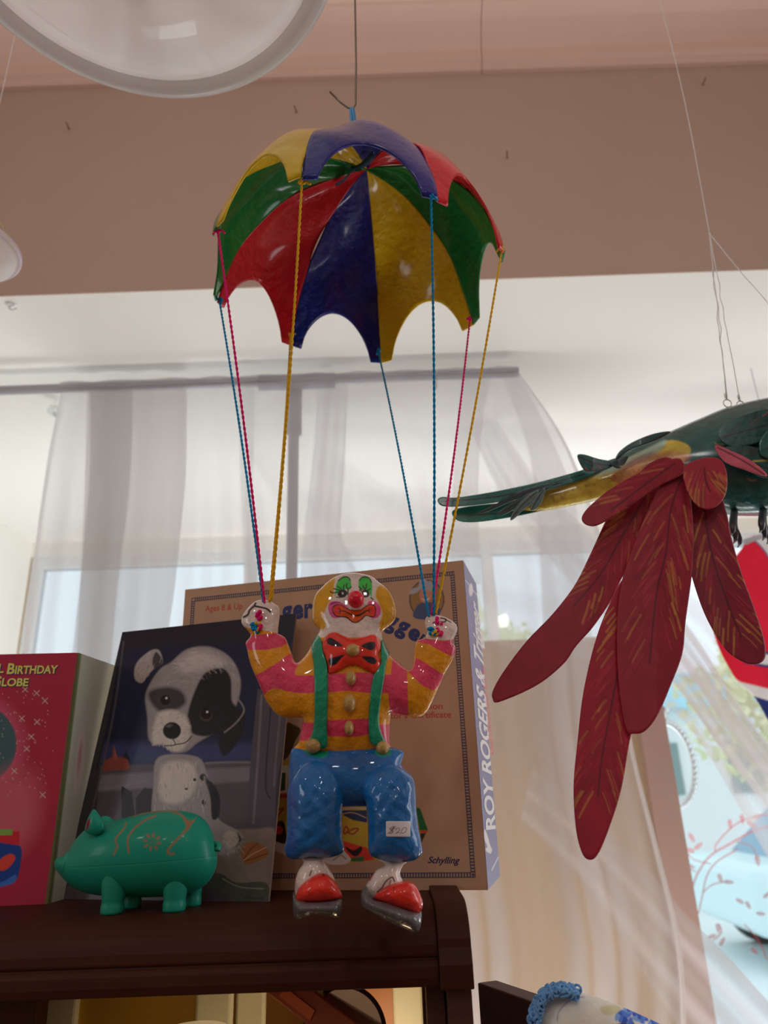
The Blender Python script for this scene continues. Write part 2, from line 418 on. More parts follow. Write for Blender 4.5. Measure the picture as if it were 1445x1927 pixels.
# ------------------------------------------------------------------ the street outside
snow = mat('snowy_ground', (190,215,225), .9, k=.62, var=.15, vscale=1.2)
o = MB().bx(-14, 18, YW+.12, 26, -.35, -.15).build('ground', snow); o['kind'] = 'structure'
hb = thing('building', 'pale building across the street seen blurred through the right window', 'building', (6.2, 15, -.15))
MB().bx(3.6, 9.5, 14, 19, -.15, 2.7).build('wall', mat('pale_render', (205,208,205), .8, k=.6), hb)
MB().add([(3.3,13.7,2.7),(9.8,13.7,2.7),(9.8,19.3,2.7),(3.3,19.3,2.7),(3.3,16.5,3.7),(9.8,16.5,3.7)], [[0,1,5,4],[2,3,4,5],[0,4,3],[1,2,5],[0,3,2,1]]).build('roof', mat('blue_roof', (120,175,190), .7, k=.6), hb)
for x in (4.6, 6.2, 7.8): MB().bx(x, x+.7, 13.94, 14.0, 1.2, 2.1).build('window', mat('far_glass', (110,125,125), .3, k=.6), hb)
def tree(x, y, h, lab):
    t = thing('street_tree', lab, 'tree', (x, y, -.15), None)
    MB().tube([(x,y,-.15),(x+.1,y,h*.4),(x,y,h*.8)], [.16,.12,.05]).build('trunk', mat('bark', (110,95,80), .9, k=.6), t)
    mb = MB()
    for k in range(2600):
        d_ = rng.normal(0, 1, 3); d_ /= np.linalg.norm(d_); c = np.array([x,y,h*.70])+d_*np.array([h*.34,h*.3,h*.30])*rng.uniform(.25,1)**.5*(1+.25*math.sin(5*d_[0]+3*d_[2]))
        a = rng.normal(0, 1, 3); a /= np.linalg.norm(a); b = np.cross(a, rng.normal(0, 1, 3)); b /= np.linalg.norm(b); r = rng.uniform(.05,.11)
        mb.add([c-a*r, c-b*r*.5, c+a*r, c+b*r*.5], [[0,1,2,3]])
    mb.build('foliage', mat('autumn_leaves', (215,212,170), .9, k=.75, var=.2, vscale=3), t)
tree(5.6, 10.5, 3.6, 'yellow-green tree across the street seen through the right window')
tree(1.3, 12, 4.6, 'tree on the street seen faintly through the curtain above the partition')
ln = thing('parked_car', 'pale blue parked car in the street, blurred behind the right window', 'car', (4.6, 8.0, -.15))
MB().bx(3.2,6.8,7.2,8.8,.15,.75).build('body', mat('car_paint', (165,180,192), .3, k=.5), ln, bevel=.12, seg=3)
MB().add([(3.7,7.3,.75),(6.4,7.3,.75),(6.4,8.7,.75),(3.7,8.7,.75),(4.2,7.45,1.25),(6.0,7.45,1.25),(6.0,8.55,1.25),(4.2,8.55,1.25)], [[4,5,6,7],[0,1,5,4],[1,2,6,5],[2,3,7,6],[3,0,4,7]]).build('cabin', mat('car_glass', (90,120,135), .15, k=.5), ln)
for x in (3.9, 6.1):
    for y in (7.25, 8.75): MB().lathe((x,y,.15), [(0,-.1),(.3,-.1),(.3,.1),(0,.1)], 24, (0,1,0)).build('wheel', mat('tyre', (40,42,45), .8), ln)

# ------------------------------------------------------------------ curtain on its frame
YR = 1.60
rz = P(545, 716, YR)[2]
fr = thing('curtain_stand', 'grey T-shaped pole stand that carries the white sheer curtain', 'stand', (P(550,1000,YR)[0], YR, 0))
x_l, x_r, x_p = -1.30, P(975,700,YR)[0], P(548,900,YR)[0]
MB().tube([(x_l,YR,rz),(x_r,YR,rz)], .0125, 16).build('crossbar', M['pvc'], fr, True)
MB().tube([(x_p,YR+.03,0),(x_p,YR+.03,rz-.03),(x_p,YR+.012,rz-.02)], .014, 16).build('pole', M['pvc'], fr, True)
MB().tube([(x_p,YR+.03,rz-.14),(x_p,YR+.03,rz-.012)], .021, 16).tube([(x_p-.09,YR+.008,rz),(x_p+.11,YR+.008,rz)], .021, 16).build('coupling', M['pvc'], fr, True)

cu = thing('sheer_curtain', 'white sheer voile curtain draped from the grey bar across the window', 'curtain', (-.2, YR, .2))
lft = catmull([(115,738),(92,850),(70,1000),(48,1180),(25,1400),(5,1650),(-25,1960)], 8, False)
rgt = catmull([(975,698),(1058,820),(1112,950),(1150,1090),(1172,1250),(1190,1400),(1240,1600),(1282,1780),(1292,1960)], 8, False)
def resamp(p, n):
    d = np.r_[0, np.cumsum(np.hypot(*np.diff(p, axis=0).T))]; t = np.linspace(0, d[-1], n); return np.stack([np.interp(t, d, p[:,0]), np.interp(t, d, p[:,1])], 1)
def sheet(lp, rp, Y, n, m_, fold):
    l, r = resamp(lp, m_), resamp(rp, m_); u = np.linspace(0, 1, n); G = np.empty((m_, n, 3))
    for i in range(m_):
        q = l[i]+(r[i]-l[i])*u[:,None]; v = i/(m_-1); G[i] = P(q[:,0], q[:,1], Y+fold(u, v))
    return G
def cfold(u, v):
    s = min(1, v*4); a = .006+.040*v
    return -.012+a*s*(np.sin(u*58+2*np.sin(u*9))+.55*np.sin(u*101+v*2)+.5*np.sin(u*23+1))*(.5+.5*np.sin(u*11+1)**2)*np.clip(np.sin(np.pi*u)*6, 0, 1) - .02*v
G = sheet(lft, rgt, YR, 260, 60, cfold)
MB().grid(G).build('voile_panel', M['sheer'], cu, True)
# the top hem wrapped over the bar and short inner layer behind it
def hem(u, v): return -.016+.003*np.sin(u*90)
u = np.linspace(0, 1, 200); xs = x_l*0+P(115,738,YR)[0]+(x_r-P(115,738,YR)[0])*u
G = np.stack([np.stack([xs+.001*np.sin(u*70), YR+(.0165+.002*np.sin(u*80))*np.cos(t)*-1, rz+(.0165+.002*np.sin(u*60))*np.sin(t)], 1) for t in np.linspace(-.3, math.pi+.4, 12)])
MB().grid(G).build('hem', M['sheer'], cu, True)
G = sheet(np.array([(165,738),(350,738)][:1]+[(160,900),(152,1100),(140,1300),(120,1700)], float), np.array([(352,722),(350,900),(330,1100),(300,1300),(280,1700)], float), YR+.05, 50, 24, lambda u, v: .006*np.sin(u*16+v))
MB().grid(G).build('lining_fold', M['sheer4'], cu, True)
G = sheet(np.array([(600,708),(590,850),(572,1000),(560,1150)], float), np.array([(655,706),(650,850),(640,1000),(700,1150)], float), YR+.05, 30, 24, lambda u, v: .01*np.sin(u*9+v))
MB().grid(G).build('lining_fold', M['sheer'], cu, True)
# swags gathered to the right
def swag(top, bot, Y, m, amp=.02, n=60):
    t, b = catmull(top, 10, False), catmull(bot, 10, False)
    G = sheet(t, b, Y, 40, n, lambda u, v: amp*np.sin(u*14+v*3)*(.3+v)); MB().grid(G).build('swag', m, cu, True)
def fold_strip(l, r, dy=.03, m=None):
    G = sheet(catmull(l, 8, False), catmull(r, 8, False), YR+dy, 24, 30, lambda u, v: .010*np.sin(u*5+v)*v); MB().grid(G).build('lining_fold', m or M['sheer'], cu, True)
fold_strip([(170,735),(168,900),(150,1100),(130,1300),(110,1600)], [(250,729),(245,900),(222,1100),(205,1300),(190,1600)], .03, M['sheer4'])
fold_strip([(446,716),(452,900),(458,1060),(462,1200)], [(482,714),(476,900),(480,1060),(492,1200)], .03)
fold_strip([(868,703),(858,820),(850,950),(846,1100)], [(925,700),(905,820),(900,950),(905,1100)], .03)
fold_strip([(940,700),(990,830),(1010,960),(1020,1150),(1030,1500)], [(972,699),(1040,830),(1085,960),(1110,1150),(1130,1500)], .035)
fold_strip([(972,699),(1052,820),(1104,950),(1141,1090),(1162,1250),(1181,1400),(1229,1600),(1270,1780),(1281,1960)], [(975,698),(1058,820),(1112,950),(1150,1090),(1172,1250),(1190,1400),(1240,1600),(1282,1780),(1292,1960)], .004, M['sheer3'])
fold_strip([(115,738),(92,850),(70,1000),(48,1180),(25,1400)], [(123,738),(100,850),(78,1000),(57,1180),(35,1400)], .004, M['sheer3'])
swag([(480,740),(640,860),(820,960),(1000,1010),(1150,1040),(1290,1110),(1380,1210),(1460,1300),(1560,1410)],
     [(470,860),(560,990),(760,1130),(960,1220),(1110,1240),(1230,1310),(1320,1400),(1460,1640),(1560,1800)], 1.92, M['sheer2'], .03)
swag([(900,740),(1010,900),(1130,1020),(1240,1110),(1310,1200),(1380,1310),(1460,1420)],
     [(880,800),(960,960),(1080,1100),(1200,1220),(1280,1300),(1350,1400),(1460,1540)], 1.97, M['sheer'], .02)
swag([(1000,1450),(1110,1540),(1220,1640),(1290,1720),(1370,1800),(1460,1900),(1560,2000)],
     [(980,1540),(1080,1640),(1150,1740),(1210,1830),(1270,1920),(1330,2000),(1400,2080)], 1.80, M['sheer'], .02)

# ------------------------------------------------------------------ dark cabinet
ZS = ZC-.11
YF = .79
xc_r, xc_l = .0352, -1.05
cab = thing('display_cabinet', 'dark brown wooden cabinet with a rounded front rail under the boxes', 'cabinet', (-.4, .95, 0))
def frontprof(o=0):
    arc = [(YF-.045*math.sin(t)-o, ZS-.034+.034*math.cos(t)+o) for t in np.linspace(0, math.pi/2, 9)]
    return arc
zt = ZS
topp = [(1.16,zt), (1.16,zt-.02)]+[(.80,zt-.02),(.765,zt-.03),(.765,zt-.0595)]+[(.742,zt-.0595),(.740,zt-.052),(.741,zt-.043),(.744,zt-.040),(.747,zt-.038),(.745,zt-.036)]+frontprof()[::-1]
MB().extrude_x(topp, xc_l, xc_r).build('top_rail', M['wood'], cab, bevel=.001)
capp = [(1.17,zt+.004),(1.17,zt-.061),(.735,zt-.061),(.735,zt-.042)]+frontprof(.005)[::-1]
MB().extrude_x(capp, xc_r, xc_r+.030).build('end_board', M['wood'], cab, bevel=.0012)
MB().bx(xc_r+.006, xc_r+.028, .745, 1.16, 0, zt-.061).build('side_panel', M['wood2'], cab, bevel=.001)
MB().bx(xc_r-.012, xc_r+.005, .766, .80, 0, zt-.030).build('front_post', M['wood2'], cab, bevel=.001)
MB().bx(xc_l, xc_r+.006, 1.15, 1.16, 0, zt-.02).build('back_panel', mat('ochre_board', (120,82,30), .6), cab)
MB().bx(xc_l, xc_r+.006, .80, 1.15, zt-.47, zt-.45).build('shelf', M['wood2'], cab)
MB().bx(xc_l, xc_l+.02, .745, 1.15, 0, zt-.02).build('side_panel', M['wood2'], cab)
MB().bx(P(0,1900,.85)[0]-.2, P(84,1900,.85)[0], .83, .86, zt-.3, zt-.024).build('door', M['wood2'], cab, bevel=.002)
ZSH = zt-.45
cream = mat('cream_frame_paint', (205,175,140), .45, bump=(60,.2,.002), var=.08, vscale=20)
def framed(lab, x0, x1, fw0, fw1, Y, inner, grp=None):
    "picture standing upright in the cabinet; px extents at the top of the opening"
    a, b = P(x0,1905,Y)[0], P(x1,1905,Y)[0]; z1 = zt-.024; z0 = ZSH
    t = thing('framed_picture', lab, 'picture', ((a+b)/2, Y, z0), grp)
    w0 = P(x0+fw0,1905,Y)[0]-a; w1 = b-P(x1-fw1,1905,Y)[0]
    f = MB().bx(a, a+w0, Y-.012, Y+.006, z0, z1).bx(b-w1, b, Y-.012, Y+.006, z0, z1).bx(a+w0, b-w1, Y-.012, Y+.006, z0, z0+.03)
    f.build('frame', cream, t, bevel=.003)
    MB().bx(a+w0, b-w1, Y-.002, Y+.004, z0+.03, z1).build('picture', inner, t)
framed('yellow picture in a wide cream frame inside the dark cabinet', 84, 438, 66, 66, .93, mat('yellow_print', (140,112,34), .4, var=.1, vscale=6))
framed('narrow cream frame with a brown panel at the right end of the cabinet', 640, 796, 20, 56, 1.0, mat('brown_print', (130,80,30), .4))
MB_ = MB().bx(P(446,1900,.95)[0], P(500,1900,.95)[0], .94, .955, ZSH, zt-.024)
tag(MB_.build('cream_board', cream, bevel=.003), 'upright cream marbled board behind the tilted box in the cabinet', 'board')
c = P(342,2010,.80)
shade_m = mat('cream_glass_shade', (255,225,165), .3); B_ = shade_m.node_tree.nodes['Principled BSDF']; B_.inputs['Emission Color'].default_value = (1,.70,.36,1); B_.inputs['Emission Strength'].default_value = .28
gl = thing('lamp_shade', 'glowing cream domed lamp shade just below the cabinet rail', 'lamp shade', (c[0], .84, ZSH))
MB().lathe((c[0],.84,c[2]-.03), [(.0,.052),(.015,.0515),(.034,.048),(.047,.041),(.053,.031),(.054,.02)], 48).build('shade', shade_m, gl, True)
MB().lathe((c[0],.84,ZSH), [(0,0),(.05,0),(.045,.012),(.012,.02),(.01,c[2]-.015-ZSH),(0,c[2]-.015-ZSH)], 24).build('stand', M['wood2'], gl, True)
mi = P(648,1945,.86)
mr_ = thing('round_mirror', 'round mirror with a thin dark rim standing in the cabinet', 'mirror', (mi[0], .875, ZSH))
MB().lathe((mi[0],.86,mi[2]), [(0,0),(.039,0)], 48, (0,-1,.1)).build('glass', mat('mirror', (225,225,210), .08, k=1, metal=1), mr_)
MB().tube([(mi[0]+.041*math.cos(t), .86, mi[2]+.041*math.sin(t)) for t in np.linspace(0, 2*math.pi, 49)], .0022, 8, False).build('rim', M['wood2'], mr_, True)
MB().tube([(mi[0],.866,mi[2]-.04),(mi[0],.875,ZSH)], .006, 8).bx(mi[0]-.03, mi[0]+.03, .85, .90, ZSH, ZSH+.006).build('stand', M['wood2'], mr_)
a, b = P(500,1868,.86), P(585,1935,.84)
bxm = MB(); d = b-a; L_ = np.linalg.norm(d); d /= L_; n_ = np.array([d[2],0,-d[0]])
bxm.box(a-d*.02, d*(L_+.30), n_*-.030, np.array([0,.05,0]))
o = thing('tilted_box', 'orange-brown wooden box leaning diagonally in the cabinet beside the mirror', 'box', ((a+b)/2-np.array([0,0,.2])))
bxm.build('case', mat('reddish_wood', (120,58,28), .4, var=.3, vscale=20), o, bevel=.002)
MB().box(a+d*.015-np.array([0,.002,0])-n_*.006, d*.04, n_*-.010, np.array([0,.003,0])).build('label', mat('red_label', (215,85,50), .5), o)

# ------------------------------------------------------------------ brown game box (behind the clown)
def yawbox(corner, yaw, w, dpt, h):
    c, s = math.cos(yaw), math.sin(yaw); C0 = np.asarray(corner)
    U = np.array([-c, s, 0.]); D = np.array([s, c, 0.]); Z = np.array([0,0,1.]); return C0, U*w, D*dpt, Z*h
def printed(name, org, U, V, step, m, parent, base, layers, lift=.0003):
    "a printed face: dense grid whose vertices carry the print"
    lu, lv = np.linalg.norm(U), np.linalg.norm(V); n1, n2 = int(lu/step)+1, int(lv/step)+1
    s, t = np.meshgrid(np.linspace(0,1,n1), np.linspace(0,1,n2)); N_ = np.cross(U, V); N_ /= np.linalg.norm(N_)
    if N_ @ (CP-org) < 0: N_ = -N_
    pts = (org+s[...,None]*U+t[...,None]*V+N_*lift).reshape(-1,3); x, y = proj(pts)
    cl = paint(np.stack([x, y], 1), base, layers, 1.3)
    f = [[i*n1+j, i*n1+j+1, (i+1)*n1+j+1, (i+1)*n1+j] for i in range(n2-1) for j in range(n1-1)]
    return mk(name, pts, f, m, parent, cl)
printm = amat('printed_card', .42, var=.03, vscale=30)
c0 = PZ(918,1675,ZS); C0, U, D, Z = yawbox(c0, math.radians(14), .39, .122, .3725)
gb = thing('game_box', 'large tan boxed set with blue arched lettering behind the clown', 'box', C0+U/2+D/2)
MB().box(C0, U, D, Z).build('carton', mat('tan_card', (150,124,100), .5), gb, bevel=.0012)
tan = (138,112,91)
c3 = lambda p: crop(425,1050,3.141,p)
c4 = lambda p: crop(500,1360,4.25,p)
c6 = lambda p: crop(500,1030,2.876,p)
navy = (28,34,66)
nF = np.cross(U, Z); nF /= np.linalg.norm(nF)
cow = [('ell', (803,1128,33,37,0), (45,48,60)), ('ell', (803,1128,31,35,0), (118,92,58)),
  ('spoly', [(777,1160),(785,1140),(800,1132),(815,1136),(828,1146),(826,1158),(812,1164),(795,1166)], (58,66,92)),
  ('ell', (801,1120,12,15,10), (150,105,85)), ('spoly', [(770,1118),(776,1108),(787,1104),(790,1092),(798,1088),(804,1093),(812,1094),(816,1108),(812,1112),(796,1108),(782,1116)], (128,128,135)),
  ('sline', [(795,1127),(801,1130),(807,1126)], (225,215,205), {'w':1.6})]
lunch = [
  ('spoly', c4([(-60,200),(140,10),(230,20),(280,60),(240,140),(150,300),(-60,330)]), (62,48,28)),
  ('poly', c4([(-60,330),(180,300),(1180,640),(1240,690),(1300,860),(1250,960),(1050,1010),(860,1105),(520,1135),(50,1010),(-60,900)]), (140,118,40)),
  ('poly', c4([(-60,360),(180,340),(175,560),(-60,560)]), (150,150,135)), ('poly', c4([(-60,560),(200,570),(200,605),(-60,600)]), (130,45,38)),
  ('poly', c4([(110,400),(160,400),(155,540),(110,550)]), (40,55,40)),
  ('sline', c4([(60,760),(100,700),(140,690),(80,760)]), (110,45,25), {'w':3}),
  ('poly', c4([(600,700),(810,700),(810,800),(700,780),(620,740)]), (38,44,66)),
  ('sline', c4([(610,700),(700,680),(800,690)]), (120,125,140), {'w':2}), ('sline', c4([(610,730),(700,720),(800,760)]), (150,125,110), {'w':1.5}),
  ('sline', c4([(620,880),(640,830),(660,860),(630,890),(700,850),(740,850),(700,890),(660,880)]), (120,42,28), {'w':3}),
  ('poly', c4([(600,940),(810,1000),(870,1095),(760,1110),(620,1060)]), (170,48,38)),
  ('spoly', c4([(640,990),(700,1020),(760,990),(770,1020),(720,1070),(660,1030)]), (35,28,28)),
  ('poly', c4([(690,1080),(790,1070),(780,1110),(670,1110)]), (45,85,50)),
  ('spoly', c4([(520,1060),(600,1010),(650,1050),(680,1100),(620,1135),(500,1130),(470,1100)]), (165,160,155)),
  ('sline', c4([(540,1100),(600,1060),(640,1090)]), (60,60,60), {'w':1.5}),
  ('poly', c4([(1200,680),(1235,685),(1298,860),(1230,860)]), (32,80,45)), ('poly', c4([(1230,862),(1298,860),(1285,885),(1235,880)]), (150,50,40)),
  ('poly', c4([(1235,885),(1280,885),(1245,960)]), (35,38,48)),
  ('spoly', c4([(60,900),(90,800),(140,790),(160,860),(160,960),(90,950)]), (38,26,24)), ('ell', (*c4([(100,860)])[0],9,8,0), (150,50,40)),
  ('poly', c4([(50,940),(160,980),(160,1060),(60,1020)]), (165,165,160))]
bd = [(387,1148),(362,1150),(362,1150)]
printed('front_print', C0+U*.0, U, Z, .0008, printm, gb, tan, cow+lunch)
# dotted border, lettering
mb = MB(); mb2 = MB()
def on_front(s, t, lift=.0006): return C0+U*s+Z*t-nF*0+nsgn*lift
nsgn = nF if nF @ (CP-C0) > 0 else -nF
s0, s1, t0, t1 = .038, .965, .040, .958
def strip(mb, a, b, w, wd):
    a, b = np.array(a), np.array(b); mb.box(a-w*wd/2, b-a, w*wd, nsgn*.0002)
Uh, Zh = U/np.linalg.norm(U), Z/np.linalg.norm(Z)
for off in (-.0022, .0022):
    ss = off/.39; tt = off/.3725
    for a, b, w in (((s0+ss,t0+tt),(s1-ss,t0+tt),Zh), ((s0+ss,t1-tt),(s1-ss,t1-tt),Zh), ((s0+ss,t0+tt),(s0+ss,t1-tt),Uh), ((s1-ss,t0+tt),(s1-ss,t1-tt),Uh)):
        strip(mb, on_front(*a), on_front(*b), w, .0007)
for s in np.arange(s0, s1, .0032/.39):
    for t in (t0, t1): strip(mb, on_front(s, t-.0018/.3725), on_front(s, t+.0018/.3725), Uh, .0011)
for t in np.arange(t0, t1, .0032/.3725):
    for s in (s0, s1): strip(mb, on_front(s-.0018/.39, t), on_front(s+.0018/.39, t), Zh, .0011)
mb.build('dotted_border', mat('border_ink', (48,52,72), .5), gb)
# arched title, letter by letter along its curve
txt = "Roy Rogers & Trigger"
for txt, ap in (("Roy Ro", [(402,1232),(440,1200),(485,1178),(527,1167)]), ("ger", [(529,1166),(560,1163),(590,1160)]), ("s & Tri", [(592,1160),(640,1157),(690,1163),(721,1175)]), ("gger", [(722,1176),(745,1186),(770,1199),(800,1220)])):
    arc = catmull(ap, 20, False); dd = np.r_[0, np.cumsum(np.hypot(*np.diff(arc, axis=0).T))]
    w_ = np.array([{' ':.45,'r':.85,'g':1,'T':1.1,'R':1.2,'i':.5,'&':1.2}.get(ch, 1) for ch in txt]); cs = np.r_[0, np.cumsum(w_)]/w_.sum()*dd[-1]
    for ch, u0, u1 in zip(txt, cs[:-1], cs[1:]):
        if ch == ' ': continue
        p0 = (np.interp(u0+.8, dd, arc[:,0]), np.interp(u0+.8, dd, arc[:,1])); p1 = (np.interp(u1-.8, dd, arc[:,0]), np.interp(u1-.8, dd, arc[:,1]))
        text_on(mb2, ch, C0, nsgn, p0, p1, 34, bold=.045)
mb2.build('title_lettering', mat('navy_ink', (30,38,78), .5), gb)
mb = MB()
text_on(mb, "Ages 8 & Up", C0, nsgn, (386,1151), (456,1146), 11, .012); mb.build('age_lettering', mat('red_ink', (140,48,44), .5), gb); mb = MB()
text_on(mb, "& Collection", C0, nsgn, (735,1336), (833,1334), 11, .012); text_on(mb, "Collector's Certificate", C0, nsgn, (690,1353), (849,1350), 11, .012)
mb.build('red_lettering', mat('red_ink', (140,48,44), .5), gb)
mb = MB(); text_on(mb, "Schylling", C0, nsgn, (805,1624), (866,1625), 12, .02, .4); mb.build('maker_lettering', mat('navy_ink2', (22,26,56), .5), gb)
# side face
sd = printed('side_print', C0, D, Z, .0012, printm, gb, (98,98,122), [
  ('poly', [(925,1640),(943,1604),(943,1601),(925,1636)], (170,165,170)), ('sline', [(876,1092),(905,1130)], (170,165,170), {'w':1.2}),
  ('ell', (886,1110,4,12,0), (165,160,165)),
  ('spoly', [(912,1560),(918,1575),(922,1590),(926,1600),(921,1606),(916,1590),(911,1578)], (200,190,180)), ('ell', (919,1600,6,4,40), (200,190,180))])
nS = np.cross(D, Z); nS /= np.linalg.norm(nS); nS = nS if nS @ (CP-C0) > 0 else -nS
mb = MB(); mr2 = MB()
def side_text(mb, body, p0, p1, p2, bold):
    "lettering that runs up the narrow side: baseline p0->p1, caps reach p2"
    v, f = text_mesh(body, bold); A, B, T = (PP(*p, C0, nS) for p in (p0, p1, p2)); Uv = B-A; Tv = T-A
    x = (v[:,0]-v[:,0].min())/np.ptp(v[:,0]); y = v[:,1]/.69
    mb.add(A+np.outer(x, Uv)+np.outer(y, Tv)+nS*.0007, f)
side_text(mb, "ROY ROGERS & Trigger", (931,1560), (901,1150), (914,1562), .03)
mb.build('side_lettering', mat('cream_ink', (205,195,180), .5), gb)
side_text(mr2, "Special Edition Lunch Box Set", (928,1420), (911,1255), (921,1422), .01); mr2.build('side_lettering', mat('pink_ink', (150,75,85), .5), gb)

# ------------------------------------------------------------------ puppy print on card, leaning back on the big box
BL, BR = PZ(115,1692,ZS), PZ(505,1697,ZS); up = ray(785,-1225); up /= np.linalg.norm(up); up = up*.324; Uc = BR-BL
pc = thing('picture_card', 'dark print of a spotted puppy leaning against the tan box', 'picture', (BL+BR)/2)
nC = np.cross(Uc, up); nC /= np.linalg.norm(nC); nC = nC if nC @ (CP-BL) > 0 else -nC
MB().box(BL-nC*.0035, Uc, up, nC*.0033).build('card', mat('card_edge', (95,80,70), .6), pc)
q5 = lambda p: crop(0,1130,2.5804,p)
gry, blk, wht = (112,108,108), (24,23,26), (150,146,140)
pup = [
 ('poly', q5([(560,150),(1430,60),(1390,420),(1330,760),(480,830),(480,700)]), (24,27,46)),
 ('poly', q5([(590,140),(1430,60),(1420,190),(590,240)]), (30,29,36), {'aa':14}),
 ('poly', q5([(470,690),(1360,690),(1350,780),(470,800)]), (42,46,78), {'aa':16}),
 ('poly', q5([(450,800),(1340,780),(1330,1480),(280,1480)]), (62,58,64), {'aa':3}),
 ('poly', q5([(450,850),(1330,800),(1330,870),(440,930)]), (88,84,92), {'aa':6}),
 ('sline', q5([(480,915),(600,900),(720,870)]), (92,90,96), {'w':3,'aa':3}), ('sline', q5([(1000,790),(1150,785),(1340,792)]), (88,84,90), {'w':4,'aa':3}),
 ('poly', q5([(590,900),(640,930),(660,1080),(590,1080)]), (26,25,28)), ('poly', q5([(660,960),(700,910),(760,920),(760,1080),(660,1080)]), (28,26,28)),
 ('poly', q5([(495,830),(500,780),(545,760),(550,700),(565,760),(620,765),(630,820)]), (100,52,44)), ('poly', q5([(555,770),(552,700),(572,770)]), (120,62,50)),
 ('poly', q5([(600,760),(612,730),(640,790)]), (30,30,36)),
 ('poly', q5([(590,150),(560,400),(490,760),(470,1000),(400,1250),(280,1480),(200,1480),(560,150)]), (42,40,44), {'aa':2}),
 ('sline', q5([(600,200),(560,500),(500,800),(440,1050)]), (64,60,62), {'w':3,'aa':3}), ('sline', q5([(570,300),(540,520),(470,820)]), (26,26,30), {'w':2,'aa':2}),
 ('poly', q5([(1250,430),(1400,440),(1380,700),(1340,900),(1330,1110),(1195,1100),(1215,800)]), (58,54,62)),
 ('sline', q5([(1270,460),(1250,800),(1230,1080)]), (84,78,84), {'w':4,'aa':3}), ('sline', q5([(1320,460),(1300,700),(1290,900),(1310,960)]), (34,32,38), {'w':3,'aa':2}),
 ('sline', q5([(1370,460),(1340,760),(1330,900)]), (82,76,82), {'w':3,'aa':3}),
 ('spoly', q5([(1060,1180),(1120,1120),(1240,1110),(1340,1130),(1320,1420),(1150,1440),(1050,1330)]), (98,90,84), {'aa':5}),
 ('spoly', q5([(1170,1210),(1220,1170),(1290,1200),(1300,1240),(1240,1270),(1190,1280)]), (112,72,46)),
 ('sline', q5([(1185,1260),(1230,1230),(1290,1200)]), (150,115,85), {'w':2}), ('sline', q5([(1190,1265),(1240,1250),(1298,1228)]), (72,42,28), {'w':1.5}), ('sline', q5([(1185,1255),(1215,1210),(1250,1180)]), (72,42,28), {'w':1.5}),
 ('spoly', q5([(1040,1330),(1080,1330),(1150,1370),(1290,1370),(1290,1450),(1150,1460),(1060,1400),(1000,1390)]), (58,62,54)), ('sline', q5([(1080,1350),(1160,1390),(1280,1400)]), (100,106,92), {'w':2}),
 # body, chest, legs
 ('spoly', q5([(770,760),(960,760),(1010,860),(1060,950),(1060,1060),(1170,1130),(1150,1210),(1080,1240),(960,1200),(740,1200),(735,1020),(745,900)]), gry, {'aa':3}),
 ('spoly', q5([(790,800),(930,790),(950,900),(880,980),(780,960)]), wht, {'aa':9}),
 ('spoly', q5([(990,850),(1060,930),(1065,1040),(1030,1060),(1020,950)]), blk, {'aa':3}), ('ell', (*q5([(985,858)])[0],6,7,0), blk), ('ell', (*q5([(945,870)])[0],3,3,0), blk),
 ('ell', (*q5([(990,980)])[0],4,5,0), blk), ('ell', (*q5([(905,915)])[0],3,2,0), blk), ('ell', (*q5([(1145,1165)])[0],9,14,20), blk, {'aa':3}),
 ('ell', (*q5([(1120,1160)])[0],15,16,0), (135,130,125), {'aa':5}),
 # plain head: rounded skull, one pale and one dark hanging ear, small eyes
 ('spoly', q5([(790,300),(770,240),(720,250),(660,310),(655,380),(690,400),(720,360),(760,320)]), (125,120,118), {'aa':3}),
 ('spoly', q5([(760,250),(790,300),(750,330),(740,290)]), (48,46,48), {'aa':3}),
 ('spoly', q5([(830,300),(910,235),(1020,225),(1110,270),(1160,350),(1165,450),(1120,560),(1040,640),(960,690),(900,735),(840,730),(790,700),(725,680),(715,560),(705,470),(730,400),(780,330)]), gry, {'aa':4}),
 ('spoly', q5([(860,300),(950,250),(1040,260),(1090,310),(1020,330),(900,350)]), (140,136,134), {'aa':16}),
 ('spoly', q5([(950,430),(1000,350),(1080,330),(1120,380),(1125,480),(1150,520),(1190,560),(1170,660),(1110,740),(1080,750),(1060,690),(1070,640),(1000,660),(930,640),(910,560)]), blk, {'aa':4}),
 ('spoly', q5([(720,450),(800,420),(880,440),(900,500),(830,540),(760,530)]), (44,42,44), {'aa':8}),
 ('sline', q5([(1150,470),(1185,530),(1150,590),(1090,640)]), (104,100,100), {'w':2.5,'aa':3}),
 ('spoly', q5([(760,560),(830,530),(900,560),(925,640),(890,720),(840,735),(790,700),(740,690)]), wht, {'aa':7}),
 ('ell', (*q5([(835,632)])[0],17,16,0), (16,15,17), {'aa':2}), ('ell', (*q5([(822,608)])[0],6,3,-10), (70,68,72), {'aa':3}),
 ('ell', (*q5([(800,488)])[0],11,11,0), (58,42,34)), ('ell', (*q5([(802,484)])[0],9.5,9.5,0), (20,17,17)), ('ell', (*q5([(808,474)])[0],2.2,2.2,0), (210,205,195)),
 ('ell', (*q5([(1000,556)])[0],12,12,0), (60,44,34)), ('ell', (*q5([(1000,550)])[0],10.5,10.5,0), (20,17,17)), ('ell', (*q5([(1006,541)])[0],2.2,2.2,0), (210,205,195)),
 ('sline', q5([(835,665),(850,700),(800,705)]), (40,36,36), {'w':2}), ('sline', q5([(850,700),(900,690),(930,660)]), (40,36,36), {'w':2}),
]
ie = next(i for i, L in enumerate(pup) if L[0] == 'ell' and L[2] == (16,15,17)); fur = []
